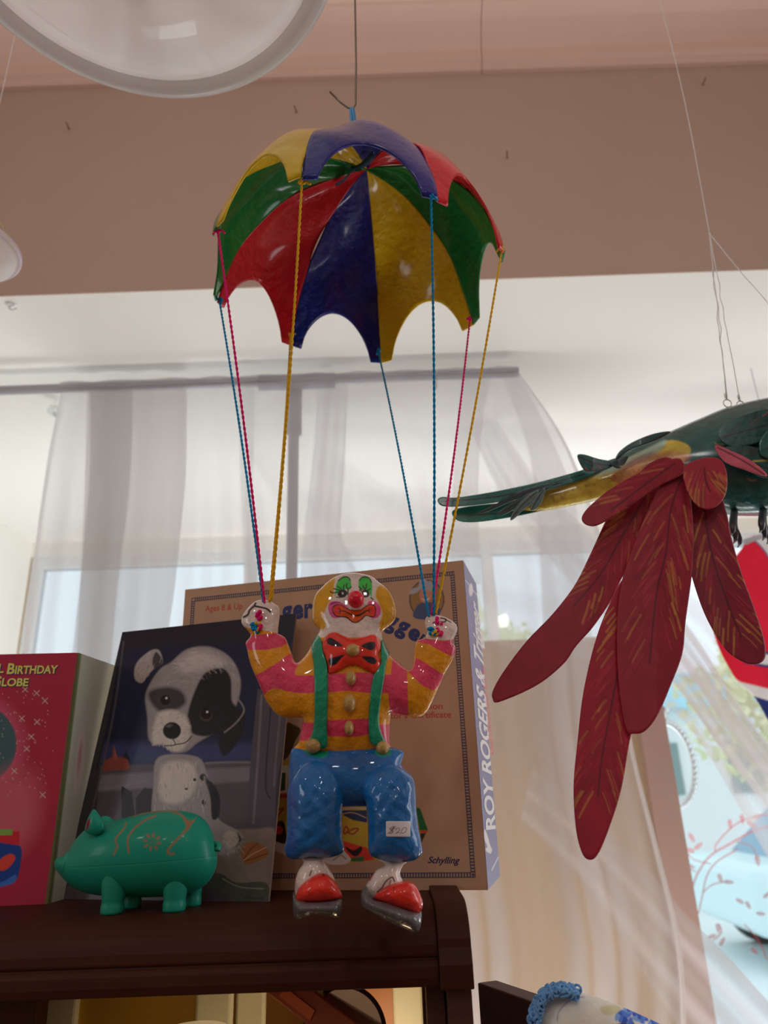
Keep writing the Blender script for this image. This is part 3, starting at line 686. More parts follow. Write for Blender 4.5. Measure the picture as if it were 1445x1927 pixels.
def furs(n, x0, x1, y0, y1, ang, cols, l0=14, l1=34, sh=None):
    shp = np.array(sh, float) if sh else None
    for k in range(n):
        x, y = rng.uniform(x0, x1), rng.uniform(y0, y1)
        if shp is not None and not inside(np.array([[x, y]]), shp)[0]: continue
        a_k = (ang(x, y) if callable(ang) else ang)+rng.normal(0, .3); l = rng.uniform(l0, l1)
        fur.append(('line', q5([(x,y),(x+l*math.cos(a_k),y+l*math.sin(a_k))]), cols[k % len(cols)], {'w':.9,'aa':1.4,'a':rng.uniform(.3,.75)}))
furs(260, 740, 1010, 775, 1190, 1.5, [(158,154,146),(74,70,70),(128,122,118)])
furs(200, 790, 1160, 225, 430, lambda x, y: math.atan2(y-480, x-900)+1.57, [(160,156,150),(84,80,80),(130,126,124)], 14, 30, [(830,300),(910,235),(1020,225),(1110,270),(1160,350),(1165,430),(1100,330),(1020,350),(960,410),(880,430),(790,420),(740,400)])
furs(160, 720, 930, 550, 735, lambda x, y: math.atan2(y-620, x-830), [(170,165,158),(100,96,94)], 10, 24, [(760,560),(830,530),(900,560),(925,640),(890,720),(840,735),(790,700),(740,690)])
furs(60, 655, 800, 245, 390, 2.0, [(150,146,142),(70,66,68)], 10, 22, [(790,300),(770,240),(720,250),(660,310),(655,380),(690,400),(760,320)])
furs(120, 910, 1180, 340, 740, 1.2, [(40,38,42),(12,11,13)], 12, 28, [(950,430),(1000,350),(1080,330),(1120,380),(1125,480),(1190,560),(1170,660),(1110,740),(1070,640),(930,640),(910,560)])
furs(60, 1080, 1180, 1120, 1230, .8, [(150,146,140),(60,56,56)], 10, 20)
pup[ie:ie] = fur
printed('print', BL, Uc, up, .0006, amat('glossy_print', .38, coat=.05, var=.06, vscale=70, bump=(160,.1,.0006)), pc, (40,38,44), pup)
mb = MB(); text_on(mb, "LITHO IN U.S.A.", BL, nC, (459,1691), (497,1692), 3.2, .0, 0, .0006); mb.build('caption', mat('caption_ink', (35,30,28), .5), pc)

# ------------------------------------------------------------------ red gift box at the left
b0 = PZ(90,1701,ZS); yw = math.radians(-4); Ur = np.array([-math.cos(yw), math.sin(yw), 0])*.27; Dr = np.array([-math.sin(yw)*1, math.cos(yw), 0])*.125; Zr = np.array([0,0,.2745])
rb = thing('gift_box', 'crimson box with gold birthday globe lettering at the left end', 'box', b0+Ur/2+Dr/2)
MB().box(b0, Ur, Dr, Zr).build('carton', mat('crimson_card', (150,35,60), .4), rb, bevel=.001)
nR = np.cross(Ur, Zr); nR /= np.linalg.norm(nR); nR = nR if nR @ (CP-b0) > 0 else -nR
crim = (128,36,54)
gl_ = [('poly', [(-400,1100),(147,1100),(147,1228),(88,1720),(-400,1720)], crim),
  ('poly', [(146,1226),(150,1226),(93,1705),(84,1705)], (70,74,48)),
  ('ell', (-45,1400,92,92,0), (150,70,90), {'aa':26,'a':.7}), ('ell', (-45,1400,76,76,0), (52,74,78), {'aa':3}), ('ell', (-60,1370,40,36,0), (78,100,104), {'aa':30}),
  ('ell', (20,1530,52,80,15), (175,90,100), {'aa':40,'a':.55}),
  ('poly', q5([(-40,1120),(95,1120),(95,1185),(-40,1190)]), (150,35,45)), ('poly', q5([(-40,1110),(60,1110),(60,1140),(-40,1140)]), (95,130,60)),
  ('spoly', q5([(-80,1190),(60,1185),(105,1210),(90,1330),(60,1360),(-80,1385)]), (28,52,110)), ('spoly', q5([(0,1260),(50,1230),(75,1250),(40,1300),(0,1310)]), (170,55,45)),
  ('spoly', q5([(-80,1360),(0,1370),(75,1330),(60,1375),(-80,1400)]), (45,85,150))]
for k in range(70):
    x, y = rng.uniform(0, 230), rng.uniform(440, 950); x0, y0 = q5([(x+30*(k % 3 == 0), y)])[0]
    gl_.append(('ell', (x0, y0, 1.0, 1.0, 0), (190,140,140), {'a':.7}))
for x, y in [(122,432),(178,450),(218,487),(106,573),(152,662),(70,828),(207,944),(180,590),(130,720)]:
    x0, y0 = q5([(x,y)])[0]
    for dx, dy in ((5,5),(5,-5)): gl_.append(('line', [(x0-dx,y0-dy),(x0+dx,y0+dy)], (205,165,150), {'w':.9}))
printed('front_print', b0, Ur, Zr, .0009, printm, rb, crim, gl_)
printed('side_print', b0, Dr, Zr, .0015, printm, rb, (150,160,150), [
  ('line', [(150,1228),(93,1702)], (84,96,60), {'w':7,'aa':3}), ('ell', (150,1435,9,64,6), (178,170,180), {'aa':2}),
  ('ell', (150,1425,3,30,6), (150,95,110), {'aa':3,'a':.6})])
mb = MB(); dk = MB()
for m_, dx in ((dk, 1.6), (mb, 0)):
    lf = .0005 if dx else .0009
    text_on(m_, "L", b0, nR, (-4+dx,1266+dx), (7+dx,1266+dx), 16, .03, 0, lf); text_on(m_, "B", b0, nR, (13+dx,1268+dx), (27+dx,1268+dx), 19, .03, 0, lf)
    text_on(m_, "IRTHDAY", b0, nR, (28+dx,1268+dx), (108+dx,1267+dx), 14.5, .03, 0, lf)
    text_on(m_, "G", b0, nR, (-12+dx,1291+dx), (1+dx,1291+dx), 18, .03, 0, lf); text_on(m_, "LOBE", b0, nR, (3+dx,1291+dx), (53+dx,1291+dx), 14, .03, 0, lf)
dk.build('lettering_shadow', mat('purple_ink', (50,35,75), .5), rb); mb.build('gold_lettering', mat('gold_ink', (200,165,85), .4), rb)

# ------------------------------------------------------------------ teal pig bank
YP = .812
pigm = amat('teal_plastic', .38, coat=.1, var=.03, vscale=15)
teal, brn = (16,106,88), (104,82,60)
pcn = P(255,1640,YP)
pig = thing('pig_bank', 'teal plastic pig bank facing left with brown floral lines, standing on the cabinet', 'piggy bank', (pcn[0], YP, ZS))
body = q5([(263,1275),(275,1252),(300,1243),(325,1236),(345,1190),(385,1140),(420,1110),(470,1085),(520,1075),(600,1058),(700,1030),(820,1017),(910,1025),(970,1048),(1015,1100),(1042,1180),(1052,1270),(1030,1340),(980,1395),(900,1425),(760,1440),(600,1440),(480,1432),(400,1415),(330,1375),(285,1325),(266,1300)])
flower = []
fx, fy = q5([(738,1172)])[0]
for k in range(8):
    a = k*math.pi/4+.2; flower.append(('ell', (fx+13*math.cos(a), fy+13*math.sin(a), 5, 2.6, math.degrees(a)), brn))
flower.append(('ell', (fx, fy, 4, 4, 0), (60,95,72)))
lay = [('sline', q5([(612,1080),(600,1110),(560,1160),(570,1190),(552,1235)]), brn, {'w':3.4}),
  ('sline', q5([(755,1045),(700,1070),(650,1110),(620,1160),(625,1225)]), brn, {'w':3.6}),
  ('sline', q5([(840,1025),(885,1045),(910,1090),(890,1130),(850,1170),(815,1215),(825,1232),(843,1228)]), brn, {'w':4.4}),
  ('spoly', q5([(880,1040),(925,1070),(960,1045),(930,1090),(910,1120),(898,1080)]), brn),
  ('sline', q5([(640,1050),(720,1030),(860,1018)]), brn, {'w':2.5}),
  ('sline', q5([(262,1300),(480,1290),(800,1268),(1052,1240)]), (10,78,66), {'w':1.4}), ('sline', q5([(262,1303),(480,1294),(800,1272),(1052,1244)]), (40,130,108), {'w':1.0})]+flower
_, pinf = inflate('body', body, 1.5, .040, .034, YP, pigm, pig, teal, lay, iters=500)
earm = mat('teal_ear', teal, .38); dkr = mat('ear_maroon', (88,22,34), .5)
_, _ = inflate('ear', q5([(413,1120),(425,1060),(455,1014),(482,1045),(505,1085),(500,1120),(460,1140)]), 1.5, .007, .007, YP-.026, pigm, pig, teal, [('spoly', q5([(418,1118),(422,1075),(438,1060),(432,1100)]), (88,22,34))])
_, _ = inflate('ear', q5([(470,1090),(490,1052),(520,1046),(545,1062),(555,1090),(510,1110)]), 1.5, .006, .006, YP+.016, pigm, pig, teal)
e = P(*q5([(290,1275)])[0], YP-.004)
MB().lathe(e+np.array([.006,0,0]), [(0,.0),(.0105,.0),(.0115,-.003),(.0105,-.009),(.009,-.014)], 24, (-1,0,.08)).build('snout', mat('teal_plastic_plain', teal, .38), pig, True)
tpl = mat('teal_plastic_leg', teal, .38)
for cx, wd_, dy, bx_ in ((545,62,-.018,0),(845,62,-.016,0),(640,50,.016,0),(930,52,.016,0)):
    x = P(*q5([(cx,1500)])[0], YP+dy)[0]; r = wd_/62*.0112
    MB().lathe((x, YP+dy, ZS), [(0,0),(r*.95,0),(r,.002),(r*1.0,.007),(r*.93,.010),(r*.96,.011),(r*1.1,.024),(r*1.25,.034),(r*1.1,.046)], 28).build('leg', tpl, pig, True)
MB().tube(catmull([P(*q5([(1044,1180)])[0], YP), P(*q5([(1062,1190)])[0], YP-.004), P(*q5([(1056,1215)])[0], YP-.007)], 5, False), [.003]*11, 8).build('tail', tpl, pig, True)

# ------------------------------------------------------------------ papier-mache clown
YC = .712
hangp = P(660,1400,YC)
cl = thing('clown_figure', 'varnished papier-mache clown in striped shirt and blue trousers, held up by yarns', 'clown figure', (hangp[0], YC, P(700,1750,YC)[2]))
pm = amat('varnished_paint', .30, coat=.85, coat_rough=.05, bump=(110,1.0,.0032,5), var=.16, vscale=45)
wht, yel, org_, pnk, grn = (168,152,146), (158,116,14), (196,108,14), (168,46,74), (8,104,78)
blu = (14,76,128)
upper = c3([(735,88),(640,115),(555,185),(520,240),(510,330),(518,385),(552,420),(538,460),(508,500),(482,555),(440,605),(410,614),(388,560),(365,500),(350,470),(322,452),(308,436),(319,310),(285,270),(240,250),(185,252),(140,285),(98,340),(95,390),(130,430),(145,460),(118,500),(125,540),(150,640),(210,780),(240,850),(320,935),(445,945),(448,990),(428,1090),(400,1160),(700,1200),(1000,1160),(968,1100),(975,930),(1000,922),(1130,942),(1190,905),(1250,780),(1290,690),(1340,600),(1357,535),(1340,495),(1367,430),(1357,390),(1300,350),(1230,335),(1185,350),(1175,400),(1190,440),(1165,475),(1130,490),(1115,540),(1105,630),(1085,660),(1060,650),(1000,600),(962,560),(935,500),(926,440),(985,385),(1006,340),(995,260),(960,190),(900,140),(850,105)])
f7 = lambda p: crop(540,1060,6.02,p)
bk_ = (18,14,16)
face = [
  ('spoly', c3([(640,112),(560,170),(500,240),(495,340),(500,400),(560,425),(590,400),(578,340),(600,280),(630,230),(640,160)]), yel, {'aa':1.5}),
  ('spoly', c3([(905,165),(960,185),(1010,260),(1015,340),(985,400),(925,445),(905,400),(925,330),(905,270),(885,220)]), yel, {'aa':1.5}),
  ('spoly', f7([(470,540),(470,470),(500,435),(570,430),(640,460),(700,520),(640,600),(540,620),(500,600)]), (172,62,108)),
  ('spoly', f7([(910,460),(950,425),(1010,440),(1060,500),(1060,570),(1010,620),(930,600)]), (172,62,108)),
  ('spoly', f7([(550,300),(560,230),(600,175),(660,155),(710,180),(728,240),(720,290),(640,300),(560,340),(540,385)]), (38,140,52)),
  ('spoly', f7([(815,270),(812,200),(850,160),(910,160),(950,190),(965,250),(960,330),(955,390),(930,330),(870,290),(830,310)]), (38,140,52)),
  ('sline', f7([(580,200),(620,165),(670,152),(705,170),(715,195)]), bk_, {'w':2.0}), ('sline', f7([(820,195),(850,160),(900,155),(940,180),(955,215)]), bk_, {'w':2.0}),
  ('ell', (*f7([(628,342)])[0], 9.5, 7, -12), bk_), ('ell', (*f7([(890,345)])[0], 7.5, 7, 20), bk_),
  ('ell', (*f7([(630,340)])[0], 1.8, 2.2, 0), (170,160,150)), ('ell', (*f7([(890,343)])[0], 1.8, 2.2, 0), (170,160,150))]
for pts in ([(490,318),(520,335),(580,325),(600,318)],[(530,288),(570,298),(610,310)],[(570,262),(600,280),(625,305)],[(650,245),(640,275),(645,300)],[(680,230),(672,260),(690,300),(690,355)],[(728,268),(700,290),(690,310)],
            [(820,300),(840,315),(855,320)],[(815,265),(840,290),(860,305)],[(862,255),(870,280),(875,300)],[(900,235),(895,270),(885,300)],[(940,290),(915,305),(900,310)],[(560,385),(600,385),(655,378)],[(950,390),(975,410)]):
    face.append(('sline', f7(pts), bk_, {'w':2.1}))
face += [('spoly', f7([(510,520),(525,485),(570,465),(630,478),(690,515),(760,530),(830,525),(880,490),(930,465),(980,470),(1005,500),(1005,580),(985,610),(940,605),(890,600),(850,640),(800,672),(750,675),(710,650),(670,620),(610,610),(560,605),(525,570)]), bk_),
  ('spoly', f7([(518,520),(535,492),(575,474),(628,486),(690,524),(760,539),(832,534),(885,500),(932,474),(975,480),(995,505),(995,578),(978,600),(935,594),(885,590),(840,630),(795,660),(755,664),(718,640),(680,608),(620,600),(565,594),(535,565)]), (206,62,18)),
  ('spoly', f7([(530,520),(560,490),(600,490),(600,570),(560,580),(535,560)]), (196,38,34)), ('spoly', f7([(930,500),(970,490),(990,520),(985,580),(940,570)]), (196,38,34)),
  ('spoly', f7([(600,545),(650,550),(700,575),(750,598),(820,600),(870,570),(900,545),(935,540),(900,530),(850,560),(800,582),(740,580),(690,555),(640,535)]), bk_),
  ('sline', f7([(590,515),(605,530),(598,565)]), bk_, {'w':1.8}), ('sline', f7([(930,518),(925,540),(940,556)]), bk_, {'w':1.8}),
  ('sline', f7([(490,470),(540,450),(600,442)]), bk_, {'w':1}), ('sline', f7([(500,455),(550,435)]), bk_, {'w':1})]
hand = [('sline', c3([(105,350),(130,335),(140,310),(165,285),(175,268)]), bk_, {'w':3.6}), ('sline', c3([(170,285),(200,290),(240,300),(262,318)]), bk_, {'w':3.6}),
  ('sline', c3([(1180,440),(1178,470)]), bk_, {'w':2.4}), ('sline', c3([(1225,385),(1240,378),(1290,378),(1300,362),(1270,355)]), bk_, {'w':2.6}), ('sline', c3([(1290,360),(1330,380)]), bk_, {'w':1.8})]
shirt = [
  ('poly', c3([(60,400),(360,452),(380,480),(480,560),(505,498),(560,470),(900,470),(940,500),(1000,600),(1100,640),(1110,540),(1140,470),(1400,500),(1400,1300),(0,1300)]), org_),
  ('poly', c3([(90,450),(150,458),(310,443),(352,470),(365,500),(330,525),(240,542),(125,545),(90,500)]), pnk),
  ('poly', c3([(1120,495),(1165,473),(1200,480),(1280,490),(1345,480),(1365,530),(1350,590),(1290,560),(1200,510)]), pnk),
  ('spoly', c3([(385,565),(405,620),(440,605),(405,680),(440,695),(520,700),(525,790),(400,795),(300,772),(250,785),(215,815),(160,715),(240,660),(310,615)]), pnk),
  ('poly', c3([(560,690),(640,684),(720,680),(800,676),(975,690),(975,800),(855,800),(720,785),(600,795),(560,790)]), pnk),
  ('poly', c3([(590,960),(700,955),(850,950),(850,1040),(770,1058),(600,1055)]), pnk),
  ('poly', c3([(400,965),(530,975),(500,1060),(480,1080),(420,1080)]), pnk), ('poly', c3([(890,985),(990,980),(990,1110),(950,1110),(910,1050)]), pnk),
  ('poly', c3([(985,590),(1072,655),(1078,930),(972,925),(955,760),(975,690)]), pnk),
  ('poly', c3([(1125,590),(1180,620),(1300,700),(1230,785),(1160,755),(1075,670),(1105,650)]), pnk),
  ('poly', c3([(1100,632),(1115,600),(1110,560),(1100,560)]), org_)]
def csplit(x, y):
    lab = np.full(x.shape, 1)                                  # shirt
    cx, cy = (x-425)*3.141, (y-1050)*3.141
    lab[(cx > 450) & (cx < 1030) & (cy < 475+30*np.clip(np.abs(cx-740)/200, 0, 1)*0)] = 0
    lab[(cx < 330) & (cy < 452+.0*cx)] = 2
    lab[(cx > 1165) & (cy < 484)] = 3
    return lab
outs, uinf = inflate(['head','shirt','hand','hand'], upper, 1.1, .027, .020, YC, pm, cl, wht, shirt+face+hand, iters=700, split=csplit)
HS = sampler(uinf)
npos = P(669.5,1127.5,YC-.030)
MB().ball(npos, (.0082,.0095,.0085), 24, 16).build('nose', varnish('nose_paint', (170,16,38)), outs[0], True)
# bow tie, straps and buttons sit on the chest
bow = c3([(565,510),(590,460),(640,438),(690,455),(740,475),(820,465),(870,452),(905,480),(920,530),(905,570),(918,620),(905,670),(885,685),(830,665),(790,640),(740,632),(690,655),(640,680),(605,680),(600,640),(590,600),(575,560)])
def slot(p): return ('spoly', f7(p), (14,16,26))
bl = [slot([(450,880),(465,850),(500,843),(545,870),(600,905),(632,940),(570,942),(500,930),(455,905)]), slot([(470,1120),(475,1085),(540,1060),(650,1035),(610,1080),(560,1140),(500,1160)]),
      slot([(840,938),(890,905),(960,888),(995,900),(998,960),(960,985),(900,970)]), slot([(850,1060),(930,1055),(990,1070),(1018,1110),(990,1142),(930,1130)])]
red = (178,36,24)
_, bi_ = inflate('bow_tie', bow, 1.3, .008, .002, YC, pm, cl, red, bl, front_off=HS, iters=300)
for nm, pts in (('a', [(540,455),(565,490),(578,560),(600,640),(603,800),(598,1000),(600,1105),(560,1130),(500,1120),(480,1090),(505,1050),(520,960),(522,800),(518,640),(503,540),(515,490)]),
                ('b', [(925,480),(960,545),(968,565),(950,620),(935,720),(915,850),(905,970),(930,1060),(950,1090),(930,1120),(880,1110),(850,1080),(842,980),(850,850),(865,720),(880,680),(915,620),(915,560)])):
    inflate('suspender', c3(pts), 1.3, .0032, .003, YC-.001, pm, cl, grn, front_off=HS, iters=200, cap=.5)
gold = varnish('antique_gold', (132,108,62), .25, 60)
for x, y, rx, ry in ((750,545,42,38),(738,710,32,42),(731,857,37,52),(728,1005,28,42),(518,1110,46,42),(925,1122,40,40)):
    px_, py_ = c3([(x,y)])[0]; hh = -float(HS(np.array([px_]), np.array([py_]))[0]); k = .00050/3.141*1.0
    c_ = P(px_, py_, YC-hh-(.008 if y == 545 else .004)); MB().ball(c_, (rx*k, .0075, ry*k), 18, 12).build('button', gold, cl, True)
# trousers: hips behind, two hanging legs in front
hips = c4([(215,205),(190,290),(182,450),(200,620),(330,690),(480,680),(640,675),(800,672),(950,690),(1100,660),(1190,560),(1180,440),(1110,370),(1085,330),(1105,250),(1085,220),(1000,195),(850,175),(500,190),(320,200)])
legL = c4([(420,305),(330,315),(270,360),(215,440),(180,520),(170,620),(170,800),(166,920),(150,1010),(180,1080),(260,1092),(360,1075),(440,1082),(530,1075),(600,1050),(627,1010),(612,900),(611,700),(620,600),(580,450),(520,350)])
legR = c4([(950,330),(870,370),(800,450),(770,550),(800,650),(815,800),(818,900),(818,1000),(845,1065),(940,1100),(1050,1118),(1140,1112),(1200,1095),(1248,1050),(1250,1000),(1225,860),(1205,700),(1188,470),(1120,390),(1040,340)])
bst = [('ell', (*c4([(550,420)])[0], 30, 12, 0), (10,48,88), {'aa':12,'a':.6})]
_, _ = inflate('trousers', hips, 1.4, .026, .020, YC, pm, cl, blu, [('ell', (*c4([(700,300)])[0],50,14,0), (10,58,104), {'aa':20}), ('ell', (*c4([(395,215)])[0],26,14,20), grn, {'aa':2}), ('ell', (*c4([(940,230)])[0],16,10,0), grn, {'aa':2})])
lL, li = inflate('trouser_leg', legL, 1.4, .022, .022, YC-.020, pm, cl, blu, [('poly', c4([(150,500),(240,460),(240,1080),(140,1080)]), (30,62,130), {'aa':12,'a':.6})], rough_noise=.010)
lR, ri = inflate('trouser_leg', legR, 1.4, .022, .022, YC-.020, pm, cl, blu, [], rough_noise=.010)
# price sticker on the right trouser leg
HR = sampler(ri); pr = c4([(965,788),(1150,788),(1156,794),(1156,908),(1150,913),(968,912),(961,905),(961,794)])
inflate('price_sticker', pr, .5, .0007, .0002, YC-.0205, amat('sticker_paper', .8, var=0), cl, (176,160,172), [
  ('sline', c4([(975,885),(1000,870),(1025,835),(1015,832),(995,845),(1000,860),(1020,868),(1005,885),(985,884)]), (30,26,34), {'w':.9}),
  ('sline', c4([(990,885),(1010,850),(1030,828)]), (30,26,34), {'w':.8}), ('sline', c4([(1003,888),(1022,850),(1040,830)]), (30,26,34), {'w':.8}), ('sline', c4([(985,848),(1040,845)]), (30,26,34), {'w':.7}),
  ('sline', c4([(1038,862),(1050,845),(1070,845),(1065,865),(1040,885),(1060,878),(1078,884)]), (30,26,34), {'w':.9}),
  ('sline', c4([(1108,838),(1090,855),(1085,875),(1100,884),(1120,868),(1128,848),(1115,838),(1100,842)]), (30,26,34), {'w':.9})], front_off=HR, smooth=0, iters=60, cap=.3, aa=.6)
# shoes
sh = varnish('shoe_white', wht); sol = (68,68,70)
for (anK, toe, sole, lines) in (
  (c4([(290,1070),(480,1070),(470,1110),(500,1160),(548,1240),(560,1330),(550,1400),(400,1440),(260,1420),(232,1350),(240,1240),(262,1180),(300,1120)]),
   c4([(240,1420),(245,1370),(270,1310),(340,1245),(430,1200),(500,1215),(565,1285),(605,1360),(605,1410),(520,1430),(400,1440),(300,1440)]),
   c4([(225,1340),(240,1400),(330,1428),(430,1430),(540,1418),(603,1405),(612,1460),(605,1540),(570,1562),(520,1560),(450,1545),(380,1540),(300,1560),(240,1578),(214,1500),(215,1410)]),
   [('sline', c4([(365,1185),(350,1225)]), bk_, {'w':2.2}), ('sline', c4([(255,1160),(243,1230)]), (150,30,30), {'w':3})]),
  (c4([(900,1090),(1120,1100),(1095,1150),(1075,1210),(1100,1290),(1060,1380),(900,1430),(800,1400),(790,1330),(830,1250),(880,1180),(950,1140)]),
   c4([(868,1410),(880,1370),(960,1305),(1050,1275),(1140,1263),(1200,1300),(1238,1375),(1258,1450),(1235,1520),(1180,1530),(1050,1480),(950,1440)]),
   c4([(800,1305),(830,1350),(860,1410),(960,1432),(1080,1470),(1200,1512),(1240,1505),(1250,1540),(1238,1640),(1205,1682),(1130,1658),(1000,1602),(860,1532),(775,1485),(755,1410),(768,1345)]),
   [('sline', c4([(890,1355),(930,1320),(960,1270),(1010,1235),(1030,1270)]), bk_, {'w':2.4}), ('sline', c4([(895,1365),(970,1330),(1000,1260)]), bk_, {'w':1.6}), ('sline', c4([(870,1190),(830,1260)]), (150,30,30), {'w':3})])):
    an = np.array(anK).mean(0); cc_ = P(an[0], an[1], YC)
    s, _ = inflate('shoe', anK, 1.2, .014, .016, YC-.014, pm, cl, wht, lines, iters=250)
    inflate('toe_cap', toe, 1.2, .018, .010, YC-.022, pm, s, (192,34,24), [('ell', (*c4([(462,1217)])[0],2,2,0), bk_), ('sline', c4([(1028,1315),(1022,1340)]), bk_, {'w':1.5})], iters=250)
    inflate('sole', sole, 1.2, .022, .016, YC-.021, pm, s, sol, iters=250)

# ------------------------------------------------------------------ papier-mache parachute
ZR = ZC+.60
tips_px = [(568,338),(410,430),(408,568),(548,650),(717,683),(890,612),(948,475),(822,378)]
tips = np.array([PZ(x, y, ZR) for x, y in tips_px]); ctr = tips.mean(0)
apex = P(690,318,ctr[1]+.0); Hh = apex[2]-ZR
par = thing('parachute', 'papier-mache parachute canopy in red, blue, yellow and green panels', 'parachute', (ctr[0], ctr[1], ZR-.02))
pcol = dict(y=(172,132,10), g=(6,84,30), r=(150,18,30), b=(16,24,92))
pv = {k: varnish('canopy_'+n, pcol[k], .22, 25) for k, n in (('y','yellow'),('g','green'),('r','red'),('b','blue'))}
for k in 'ygrb': pv[k].node_tree.nodes['Principled BSDF'].inputs['Coat Roughness'].default_value = .12
seq = 'ygrbygrb'      # panel i lies between tip i and tip i+1
AX = np.array([apex[0], apex[1]])
TM = math.radians(84)
for i in range(8):
    Ta, Tb = tips[i], tips[(i+1) % 8]; nu, nv = 34, 40; G = np.empty((nv, nu, 3))
    pr_ = rng.uniform(-1, 1, 4); dep = rng.uniform(.20, .24)
    for j, u in enumerate(np.linspace(0, 1, nu)):
        tab = .13
        cut = 0 if (u < tab or u > 1-tab) else dep*math.sin(math.pi*(u-tab)/(1-2*tab))**.55
        e_ = Ta[:2]*(1-u)+Tb[:2]*u; e_ = AX+(e_-AX)*(1+.055*math.sin(math.pi*u))
        for q, t in enumerate(np.linspace(.003, 1-cut, nv)):
            th = t*TM; r = math.sin(th)/math.sin(TM); zz = (math.cos(th)-math.cos(TM))/(1-math.cos(TM))
            p = AX+(e_-AX)*r
            bow_ = .010*math.sin(math.pi*u)*math.sin(math.pi*min(t, 1))**.7
            wob = .0012*math.sin(7*u+9*t+pr_[0]*3)+.0010*math.sin(17*t+5*u+pr_[1]*4)
            dr = (e_-AX)/np.linalg.norm(e_-AX)
            G[q,j] = (*(p+dr*(bow_*.7+wob)), ZR+Hh*zz+bow_*.5+wob)
    o = MB().grid(G).build('canopy_panel', pv[seq[i]], par, True)
    o['label'] = dict(y='yellow', g='green', r='red', b='blue')[seq[i]]+' panel'
    s_ = o.modifiers.new('thick', 'SOLIDIFY'); s_.thickness = .0024; s_.offset = 0
# ribbon through the crown, tied in a bow inside
rib = mat('teal_ribbon', (20,50,66), .45); ribt = mat('blue_ribbon', (34,92,130), .45)
mbk = MB()
def band(mb, pts, w, side, th=.0008):
    pts = np.asarray(pts, float); side = np.asarray(side, float); side /= np.linalg.norm(side)
    w = np.broadcast_to(w, (len(pts),))
    g = np.stack([np.stack([p-side*ww/2, p+side*ww/2]) for p, ww in zip(pts, w)]); mb.grid(g)
cxp = np.array([AX[0], AX[1], ZR+Hh])
def near(px, py, dz): return PZ(px, py, ZR+Hh+dz)
knot = near(664,318,-.006)
for e_, w in (((632,348), .010), ((703,292), .011), ((640,300), .006)):
    E_ = near(*e_, -.012); mid = (knot+E_)/2+np.array([0,0,-.004]); band(mbk, catmull([knot, mid, E_], 6, False), np.r_[np.linspace(.003, w, 10), [w]*3], (.2,.9,.5) if e_[0] < 650 else (.1,.9,-.5))
mbk.ball(knot, .004, 10, 8)
o = mbk.build('ribbon_bow', rib, par, True); s_ = o.modifiers.new('t', 'SOLIDIFY'); s_.thickness = .0006
hookp = P(663,205,ctr[1]-.02)
mbk = MB(); 
for k in (-.5, .5):
    band(mbk, catmull([hookp+np.array([0,0,.003]), hookp+np.array([.0035*k,0,-.012]), np.array([hookp[0]+.004*k+.006, hookp[1]+.01, cxp[2]+.004])], 6, False), .005, (1,.3,0))
o = mbk.build('ribbon_loop', ribt, par, True); s_ = o.modifiers.new('t', 'SOLIDIFY'); s_.thickness = .0006
# yarns: two-ply cords from rim to hands
def yarn(a, b, r=.00085, turns=130, sag=.002):
    mb = MB(); L_ = np.linalg.norm(b-a); n = int(L_*turns*5); t = np.linspace(0, 1, n)
    ax = (b-a)/L_; u = np.cross(ax, (0,1,0)); u /= np.linalg.norm(u); w = np.cross(ax, u)
    base = a+np.outer(t, b-a)+np.outer(np.sin(t*math.pi)*sag, u)
    for ph in (0, math.pi):
        q = t*L_*turns*2*math.pi*.6+ph; mb.tube(base+r*.85*(np.outer(np.cos(q), u)+np.outer(np.sin(q), w)), r, 6)
    return mb
ym = {k: mat('yarn_'+k, c, .9, bump=(600,.4,.0005)) for k, c in dict(yellow=(190,128,22), pink=(170,14,84), blue=(0,98,138)).items()}
hl, hr = P(501,1134,YC-.006), P(815,1154,YC-.006)
cols = ['yellow','pink','blue','yellow','blue','pink','yellow','blue']
ends_px = [(511,1130),(498,1136),(496,1135),(507,1132),(807,1160),(812,1157),(820,1155),(816,1158)]
att_px = [(568,345),(410,436),(413,566),(547,634),(712,662),(884,604),(944,472),(811,372)]
for i in range(8):
    a = PZ(*att_px[i], ZR+(.006 if i in (3,4) else .002)); b = P(*ends_px[i], YC-.004)
    if i in (3, 4, 5): a = tips[i]+(a-tips[i])*1.0+np.array([0,-.002,0])
    o = yarn(a, b).build('yarn', ym[cols[i]], par, True); o['label'] = cols[i]+' yarn'
    kb = MB()
    for k in range(5): kb.ball(a+rng.normal(0, .0014, 3)+np.array([0,-.001,.001]), rng.uniform(.0014,.0024), 8, 6)
    for k in range(2 if i in (1, 2, 0) else 1):
        e_ = a+np.array([rng.uniform(-.008,.010), -.002, rng.uniform(-.008,.002)]); kb.tube(catmull([a, (a+e_)/2+np.array([0,0,.003]), e_], 4, False), .0012, 6)
    o = kb.build('knot', ym[cols[i]], par, True)
for hx, hy in ((485,1173),(822,1182)):
    for nm, dx, dy in (('pink',3,-12),('blue',-8,4),('pink',5,6),('yellow',0,10),('blue',-4,10)):
        px_, py_ = hx+dx, hy+dy; hh = -float(HS(np.array([px_]), np.array([py_]))[0]); c_ = P(px_, py_, YC-hh-.002); kb = MB()
        for k in range(6): kb.ball(c_+rng.normal(0, .0016, 3)*np.array([1,.4,1.3]), rng.uniform(.0014,.0024), 8, 6)
        kb.build('yarn_tuft', ym[nm], cl, True)
